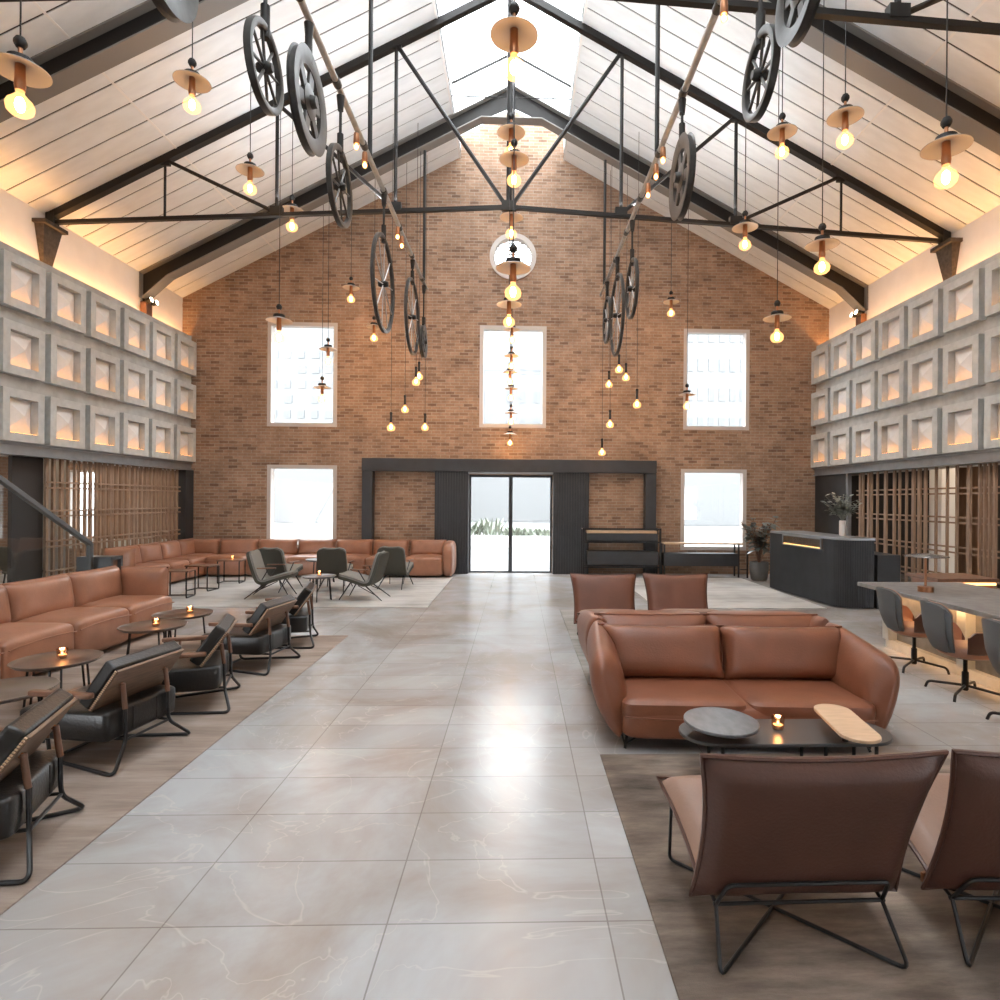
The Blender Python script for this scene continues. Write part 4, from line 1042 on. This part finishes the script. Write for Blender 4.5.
# bar chairs (facing local +Y)
def bar_chair():
    r = empty('bar_chair'); Rr = .245
    def hgt(a):      # a = angle from the rear, radians
        t = abs(a)/R(118); b = .40*(1-min(1, max(0, (abs(a)-R(42))/R(24)))); k = min(1, max(0, (abs(a)-R(42))/R(24)))
        k = k*k*(3-2*k); e = max(0, (t-.8)/.2)
        return .42*(1-k)*(1-.22*min(1, abs(a)/R(40))**4)+.20*k-.12*e*e-.06*max(0, 1-max(0, abs(a)-R(62))/R(12))*k
    def shell(a0, a1, o0, o1, nz=10, na=30, rr=1.):
        V = []; F = []
        for o in (o0, o1):
            for i in range(na):
                a = a0+(a1-a0)*i/(na-1)
                for j in range(nz):
                    v = j/(nz-1); z = .40+v*hgt(a)
                    rad = (Rr+o)*(.82+.18*min(1, v*2.2)**.6)+.05*v*max(0, math.cos(a))
                    V.append((rad*math.sin(a), -rad*math.cos(a), z))
        N_ = na*nz
        for i in range(na-1):
            for j in range(nz-1):
                q = i*nz+j; F.append((q, q+1, q+nz+1, q+nz)); F.append((q+N_, q+nz+N_, q+nz+1+N_, q+1+N_))
            for j in (0, nz-1): q = i*nz+j; F.append((q, q+nz, q+nz+N_, q+N_))
        for i in (0, na-1):
            for j in range(nz-1): q = i*nz+j; F.append((q, q+1, q+1+N_, q+N_))
        return MB().add(V, F)
    shell(R(-40), R(40), .0, .035).build('backrest', M['greyfab'], r, smooth=50)
    shell(R(-32), R(32), .030, .055).build('back_pad', M['greyfab'], r, smooth=50)
    for sx in (-1, 1): shell(sx*R(62), sx*R(120), .0, .022, na=18).build('armrest', M['brown'], r, smooth=50)
    for a0, a1 in ((-114, -63), (-39, 39), (63, 114)): shell(R(a0), R(a1), -.018, -.001).build('inner_lining', M['tan'], r, smooth=50)
    MB().puff((0, .02, .40), (.44, .46, .11), .8, .5, 30, 10).build('seat', M['tan'], r, smooth=60)
    MB().lathe([(0, .335), (.15, .34), (.215, .385), (.22, .41), (0, .42)], 28).build('seat_shell', M['brown'], r)
    MB().lathe([(.02, .04), (.028, .05), (.028, .20), (.018, .21), (.018, .345)], 16).build('column', M['black'], r)
    for k in range(4):
        a = PI/4+PI/2*k; c, s = math.cos(a), math.sin(a)
        MB().tube(fillet([(0, 0, .085), (c*.29, s*.29, .06), (c*.31, s*.31, .0)], .03), .012, 8).build('leg', M['black'], r)
    return r
bch = bar_chair()
for i, (x, y, rz, lb) in enumerate(((4.09, 6.12, -96, 'farthest of the three at the bar table'), (3.98, 5.26, -96, 'middle of the three at the bar table'), (3.90, 4.42, -96, 'nearest of the three, cut by the right edge'))):
    o = bch if i == 0 else copy_tree(bch); o.location = (x, y, 0); o.rotation_euler = (0, 0, R(rz+rz*0))
    tag(o, 'grey bucket swivel chair with tan lining, '+lb, 'chair', 'grey swivel chairs at the bar table')
# table lamp
tl = empty('table_lamp', (4.37, 6.36, .75))
MB().lathe([(0, 0), (.075, 0), (.075, .055), (.02, .06), (0, .06)], 28).build('base', M['copper'], tl)
MB().tube([(0, 0, .05), (0, 0, .39)], .012, 10).build('stem', M['copper'], tl)
MB().lathe([(0, .41), (.05, .408), (.21, .385), (.215, .375), (.205, .372), (0, .385)], 40).build('lamp_shade', M['clear2'], tl)
tag(tl, 'copper table lamp with a flat disc shade on the bar table', 'table lamp')
# desk behind, white box
dk = empty('display_desk', (5.55, 7.55, 0))
MB().b2(-.45, .32, -.35, .25, .74, .78).build('desk_top', M['wood'], dk, bevel=.004)
MB().b2(-.40, .28, -.30, .2, 0, .74).build('cabinet', M['tan'], dk)
MB().b2(-.40, .28, -.345, -.335, .70, .73).build('light_strip', M['ledcove'], dk)
tag(dk, 'low desk with dark top and orange lit front behind the bar table', 'desk')
wb_ = empty('white_box', (5.72, 6.35, 0)); MB().b2(-.25, .35, -.3, .3, .0, .78).build('cabinet', M['white'], wb_, bevel=.01); MB().b2(-.27, .37, -.32, .32, .78, .81).build('lid', M['charcoal'], wb_)
tag(wb_, 'white box unit at the right edge behind the bar table', 'cabinet')

# ------------------------------------------------------------------ dark fluted counter
ct = empty('reception_counter', (0, 0, 0))
body = MB(); 
A, B, Cc = Vector((4.97, 11.75)), Vector((5.13, 9.55)), Vector((5.66, 9.45))
rad = .14
def counter_path():
    pts = [Vector((5.60, 11.85)), A]
    d1 = (A-B).normalized(); d2 = (Cc-B).normalized(); p, q = B+d1*rad, B+d2*rad
    for k in range(9):
        t = k/8; pts.append(p*(1-t)**2+B*2*t*(1-t)+q*t*t)
    pts.append(Cc); pts.append(Vector((5.66, 11.85))); return pts
path = counter_path()
body.prism([(p.x, p.y) for p in path], 'z', .02, 1.09)
bo = body.build('body', M['charcoal'], ct, smooth=30)
pb = MB(); wn0, wn1, wz0, wz1 = 9.98, 11.25, .90, 1.09
# ribs along the front and near side, leaving the display opening clear
seg = []
L = [path[1]]+path[2:12]
for p, q in zip(L, L[1:]):
    n = max(1, int((q-p).length/.035))
    for k in range(n): seg.append((p+(q-p)*(k/n), (q-p).normalized()))
for p, d in seg:
    zt = wz0-.02 if wn0-.04 < p.y < wn1+.04 and p.x < 5.12 else 1.09
    pb.beam((p.x, p.y, .02), (p.x, p.y, zt), .020, .022, (d.x, d.y, 0))
pb.build('fluting', M['charcoal'], bo, smooth=0)
tp = MB().prism([((p.x-5.35)*1.03+5.35, (p.y-10.6)*1.012+10.6) for p in path], 'z', 1.09, 1.13).build('counter_top', M['channel'], ct, bevel=.004)
# glazed display set into the front
def fx(y): return B.x+(A.x-B.x)*(y-B.y)/(A.y-B.y)
ds = MB(); fr = MB(); t = .02
for y0, y1, z0, z1 in ((wn0, wn1, wz1-t, wz1), (wn0, wn1, wz0, wz0+t), (wn0, wn0+t, wz0, wz1), (wn1-t, wn1, wz0, wz1)):
    fr.beam((fx(y0)-.02, y0, (z0+z1)/2), (fx(y1)-.02, y1, (z0+z1)/2), .035, z1-z0, (1, 0, 0))
case = fr.build('display_case', M['channel'], ct, smooth=0)
MB().beam((fx(wn0)-.012, wn0, (wz0+wz1)/2), (fx(wn1)-.012, wn1, (wz0+wz1)/2), .012, wz1-wz0-.03, (1, 0, 0)).build('case_back', M['woodwall'], case)
MB().beam((fx(wn0+.03)-.021, wn0+.03, wz0+.028), (fx(wn1-.03)-.021, wn1-.03, wz0+.028), .006, .012, (1, 0, 0)).build('light_strip', M['ledcove'], case)
MB().beam((fx(wn0)-.034, wn0, (wz0+wz1)/2), (fx(wn1)-.034, wn1, (wz0+wz1)/2), .004, wz1-wz0-.03, (1, 0, 0)).build('glass', M['clear'], case)
tag(ct, 'dark fluted reception counter with a warm glass display case in front', 'counter')
for k, y in enumerate((10.3, 10.7, 11.05)): pass
tag(MB().b2(5.74, 6.12, 9.5, 10.7, 0, .86).build('low_cabinet', M['charcoal'], bevel=.006), 'lower black cabinet beside the fluted counter, under the grid screen', 'cabinet')
# vase with sage leaves
def leaf(m, base, d, L, w, curl=.25, side=None):
    d = Vector(d).normalized(); s = d.cross(Vector((0, 0, 1)))
    s = s.normalized() if s.length > .05 else Vector((1, 0, 0))
    if side: s = (s+Vector(side)).normalized()
    up = s.cross(d); V = []; F = []
    prof = [(0, .08), (.25, .8), (.5, 1), (.75, .75), (1, .05)]
    for t, ww in prof:
        c = Vector(base)+d*(L*t)-up*(curl*L*t*t)
        V += [tuple(c-s*(w/2*ww)+up*.02*ww*w), tuple(c), tuple(c+s*(w/2*ww)+up*.02*ww*w)]
    for i in range(4):
        a = i*3; F += [(a, a+1, a+4, a+3), (a+1, a+2, a+5, a+4)]
    m.add(V, F)
v = empty('vase_of_leaves', (5.50, 10.1, 1.13))
MB().lathe([(0, 0), (.05, 0), (.055, .02), (.055, .24), (.05, .26), (.044, .26), (.045, .22), (0, .21)], 24).build('vase', M['ceramic'], v)
stm = MB(); lv = MB(); random.seed(5)
for k in range(34):
    a = random.uniform(0, 2*PI); l = random.uniform(.06, .30); tip = Vector((math.cos(a)*l, math.sin(a)*l, random.uniform(.45, .72)))
    stm.tube([(0, 0, .24), (tip.x*.4, tip.y*.4, .24+(tip.z-.24)*.6), tip], .004, 5)
    for j in range(9):
        t = .45+.55*j/8; b = Vector((0, 0, .24)).lerp(tip, t); aa = random.uniform(0, 2*PI)
        leaf(lv, b, (math.cos(aa), math.sin(aa), random.uniform(-.1, .8)), random.uniform(.07, .12), .055, .2)
stm.build('stem', M['leafp'], v); tag(lv.build('foliage', M['leafp'], v, smooth=60), kind='stuff')
tag(v, 'pale vase of sage green leaves standing on the dark counter', 'vase')
# potted rubber plant
pt_ = empty('potted_plant', (5.22, 12.95, .0))
MB().lathe([(0, 0), (.14, 0), (.17, .03), (.20, .25), (.195, .40), (.175, .40), (.17, .34), (0, .33)], 32).build('pot', M['potm'], pt_)
st2 = MB(); lf = MB(); random.seed(11)
for k in range(13):
    a = 2*PI*k/13+random.uniform(-.3, .3); l = random.uniform(.12, .56); tip = Vector((math.cos(a)*l, math.sin(a)*l, random.uniform(.85, 1.38)))
    mid = Vector((tip.x*.3, tip.y*.3, .33+(tip.z-.33)*.5))
    st2.tube([(0, 0, .33), mid, tip], .009, 6)
    for j in range(13):
        t = .25+.75*j/12; b = mid.lerp(tip, (t-.25)/.75) if t > .3 else mid; aa = random.uniform(0, 2*PI)
        leaf(lf, b, (math.cos(aa), math.sin(aa), random.uniform(-.3, .7)), random.uniform(.18, .26), random.uniform(.09, .13), .35)
st2.build('stem', M['wood'], pt_); tag(lf.build('foliage', M['leafg'], pt_, smooth=60), kind='stuff')
tag(pt_, 'leafy dark green rubber plant in a round grey pot beside the counter', 'potted plant')

# ------------------------------------------------------------------ dark consoles by the right of the doors
k1 = empty('tall_console', (0, 0, 0))
yb0, yb1 = 13.50, 13.84
MB().b2(1.56, 3.13, yb0+.02, yb1-.02, .965, 1.02).build('wood_top', M['palewood'], k1, bevel=.004)
MB().b2(1.56, 3.15, yb0+.03, yb1-.03, .80, .95).build('drawer_box', M['charcoal'], k1, bevel=.004)
MB().b2(1.56, 3.17, yb0+.01, yb1-.01, .26, .56).build('lower_panel', M['charcoal'], k1, bevel=.004)
for x in (1.47, 3.2):
    for y in (yb0, yb1): MB().b2(x-.02, x+.02, y-.02, y+.02, 0, 1.08).build('post', M['black'], k1)
rl = MB()
for y in (yb0, yb1):
    rl.b2(1.47, 3.2, y-.012, y+.012, 1.04, 1.065); rl.b2(1.47, 3.2, y-.012, y+.012, .75, .78); rl.b2(1.47, 3.2, y-.012, y+.012, .19, .22)
for x in (1.47, 3.2): rl.b2(x-.012, x+.012, yb0, yb1, 1.04, 1.065)
rl.build('rail', M['black'], k1)
tag(k1, 'tall black metal console with pale wood top right of the doors', 'console')
k2 = empty('low_console', (0, 0, 0))
MB().b2(3.26, 5.02, 13.36, 13.70, .735, .765).build('wood_top', M['palewood'], k2, bevel=.004)
MB().b2(3.26, 4.92, 13.38, 13.68, .25, .53).build('lower_panel', M['charcoal'], k2, bevel=.004)
for x, y, h in ((3.27, 13.40, .735), (3.27, 13.66, .735), (4.94, 13.40, .735), (4.94, 13.66, .735), (5.1, 13.3, .60)):
    MB().b2(x-.016, x+.016, y-.016, y+.016, 0, h).build('post', M['black'], k2)
MB().b2(4.94, 5.1, 13.29, 13.31, .18, .2).build('rail', M['black'], k2)
tag(k2, 'long low black console with wood rail below the lower right window', 'console')

# ------------------------------------------------------------------ stair balustrade at the left
sb = empty('stair_balustrade', (-6.3, 0, 0))
p0, p1 = Vector((0, 9.14, 1.0)), Vector((0, 5.6, 3.1-.0))
sl_ = (1.90-.985)/(9.143-7.58); p1 = Vector((0, 6.9, .985+sl_*(9.143-6.9)))
MB().beam(p0, p1, .07, .06, (1, 0, 0)).build('handrail', M['steel3'], sb, bevel=.006)
MB().b2(-.035, .035, 9.11, 9.17, 0, 1.01).build('post', M['steel3'], sb, bevel=.004)
MB().prism([(9.11, .03), (9.11, .96), (6.95, p1.z-.06), (6.95, .55), (8.2, .03)], 'x', -.006, .006).build('glass', M['clear'], sb, smooth=0)
tag(sb, 'glass stair balustrade with a sloping dark steel handrail at the left', 'balustrade')
sf = empty('low_steel_frame', (-6.3, 0, 0))
f = MB(); f.b2(-.25, .25, 9.22, 9.27, .0, .80); f.b2(-.25, .25, 9.45, 9.50, .0, .80); f.b2(-.25, .25, 9.22, 9.50, .75, .80)
f.build('frame', M['steel3'], sf); MB().b2(-.2, .2, 9.27, 9.45, .05, .74).build('panel', M['wood'], sf)
tag(sf, 'small steel framed box beside the foot of the handrail', 'box')
# dim dining chairs and table seen through the balustrade
def dim_chair():
    r = empty('dining_chair')
    MB().puff((0, 0, .46), (.46, .46, .07), .4, .5, 24, 8).build('seat', M['felt'], r)
    MB().puff((0, -.22, .68), (.46, .07, .42), .35, .5, 24, 8, rot=Matrix.Rotation(R(8), 3, 'X')).build('backrest', M['felt'], r)
    for sx in (-1, 1):
        for sy in (-1, 1): MB().tube([(sx*.17, sy*.17, .44), (sx*.21, sy*.21, 0)], .012, 6).build('leg', M['black'], r)
    return r
dc = dim_chair()
for i, (x, y, a, lb) in enumerate(((-8.25, 8.4, -60, 'nearest the left edge'), (-8.1, 10.2, -30, 'beside the grey curtain'), (-9.6, 9.5, 100, 'farthest behind the dark column'))):
    o = dc if i == 0 else copy_tree(dc); o.location = (x, y, 0); o.rotation_euler = (0, 0, R(a))
    tag(o, 'dim dark dining chair behind the glass balustrade, '+lb, 'chair', 'dining chairs in the left aisle')
dt = empty('dining_table', (-8.75, 9.0, 0)); MB().lathe([(0, .71), (.4, .71), (.4, .735), (0, .74)], 36).build('table_top', M['black'], dt); MB().tube([(0, 0, .02), (0, 0, .72)], .03, 10).build('pedestal', M['black'], dt); MB().lathe([(0, 0), (.22, 0), (.22, .02), (0, .03)], 28).build('base', M['black'], dt)
tag(dt, 'dark round dining table in the dim left aisle behind glass', 'table')

# ------------------------------------------------------------------ outside the windows
structure(MB().b2(-60, 60, YW+.45, 90, -.25, -.02).build('ground', M['extground'], smooth=0))
def facade(name, x0, x1, y, h, wins, label):
    r = empty(name, ((x0+x1)/2, y, 0))
    MB().b2(x0-(x0+x1)/2, x1-(x0+x1)/2, 0, 6, 0, h).build('walls', M['ext'], r, smooth=0)
    for (a, b, c, d) in wins: MB().b2(a-(x0+x1)/2, b-(x0+x1)/2, -.05, .05, c, d).build('window', M['extwin'], r, smooth=0)
    tag(r, label, 'building', 'buildings across the street')
random.seed(21)
w = []
for rr in range(7):
    for cc in range(9):
        if random.random() < .8: w.append((-20.2+cc*.95, -19.75+cc*.95+random.choice((0, .1)), 5.2+rr*1.05, 5.75+rr*1.05))
facade('building', -22, -8, 43, 20, w[:60], 'pale apartment building seen through the left windows')
w = [(-6.2+i*1.05, -5.75+i*1.05, 7+rr*2.2, 7.9+rr*2.2) for rr in range(3) for i in range(9) if i not in (4,)]
facade('building', -7.5, 5.5, 47, 16, w, 'pale building seen through the centre window')
w = [(11+i*.75, 11.4+i*.75, 4.6+rr*2.05, 5.5+rr*2.05) for rr in range(5) for i in range(8)]
facade('building', 9.5, 24, 42, 18, w, 'pale office building seen through the right windows')
pl_ = empty('planter', (-.35, 22, -.02)); MB().b2(-1.3, 2.6, -.3, .3, 0, .42).build('trough', M['white'], pl_)
gr = MB(); random.seed(9)
for k in range(420):
    x = random.uniform(-2.2, 2.5); aa = random.uniform(0, 2*PI); leaf(gr, (x, random.uniform(-.25, .25), .4), (math.cos(aa)*.5, math.sin(aa)*.5, 1), random.uniform(.25, .85 if x < -.3 else .45), .09, .15)
tag(gr.build('foliage', M['leafs'], pl_, smooth=60), kind='stuff')
tag(pl_, 'street planter with leafy shrubs seen through the glass doors', 'planter')

# ------------------------------------------------------------------ light
sc = bpy.context.scene
wd = bpy.data.worlds.new('world'); sc.world = wd; wd.use_nodes = True
bg = wd.node_tree.nodes['Background']; bg.inputs[0].default_value = (.90, .955, 1., 1); bg.inputs[1].default_value = WORLD
def portal(loc, rot, sx, sy):
    o = arealight('portal', loc, rot, sx, sy, 0, (1, 1, 1)); o.data.cycles.is_portal = True
for a, b, c, d in WINS: portal(((a+b)/2, YW+.35, (c+d)/2), (R(-90), 0, 0), b-a, d-c)
portal((-.165, YW+.35, 1.13), (R(-90), 0, 0), 1.93, 2.27)
portal((XC, (Y0+YW)/2, 10.9), (0, 0, 0), 2.5, YW-Y0)

portal((-10.07, YW+.4, 1.5), (R(-90), 0, 0), .55, 1.55)
# unseen fill lights added at tie-rod height to brighten the roof slopes
for y in (10.07, 5.72, 1.2):
    for sg in (-1, 1): arealight('ceiling_fill', (XC+sg*2.1, y, 6.62), (PI, 0, 0), 3.6, .10, CEIL_FILL, (.93, .97, 1.))
arealight('aisle_fill_left', (-9.4, 9.5, 2.7), (0, 0, 0), 2.5, 8, AISLE, (1., .74, .5))  # unseen broad area light added to brighten the left aisle
arealight('aisle_fill_right', (8.4, 8.5, 2.7), (0, 0, 0), 1.6, 7, AISLE*.6, (1., .74, .5))  # weaker added fill for the right aisle, no fixture behind it
sc.view_settings.view_transform = 'Standard'; sc.view_settings.look = 'None'; sc.view_settings.gamma = 1; sc.view_settings.use_curve_mapping = False
sc.view_settings.exposure = EXPO
sc.cycles.use_denoising = True; sc.cycles.max_bounces = 10; sc.cycles.diffuse_bounces = 5; sc.cycles.transparent_max_bounces = 24; sc.cycles.sample_clamp_indirect = 6
sc.cycles.caustics_reflective = False; sc.cycles.caustics_refractive = False
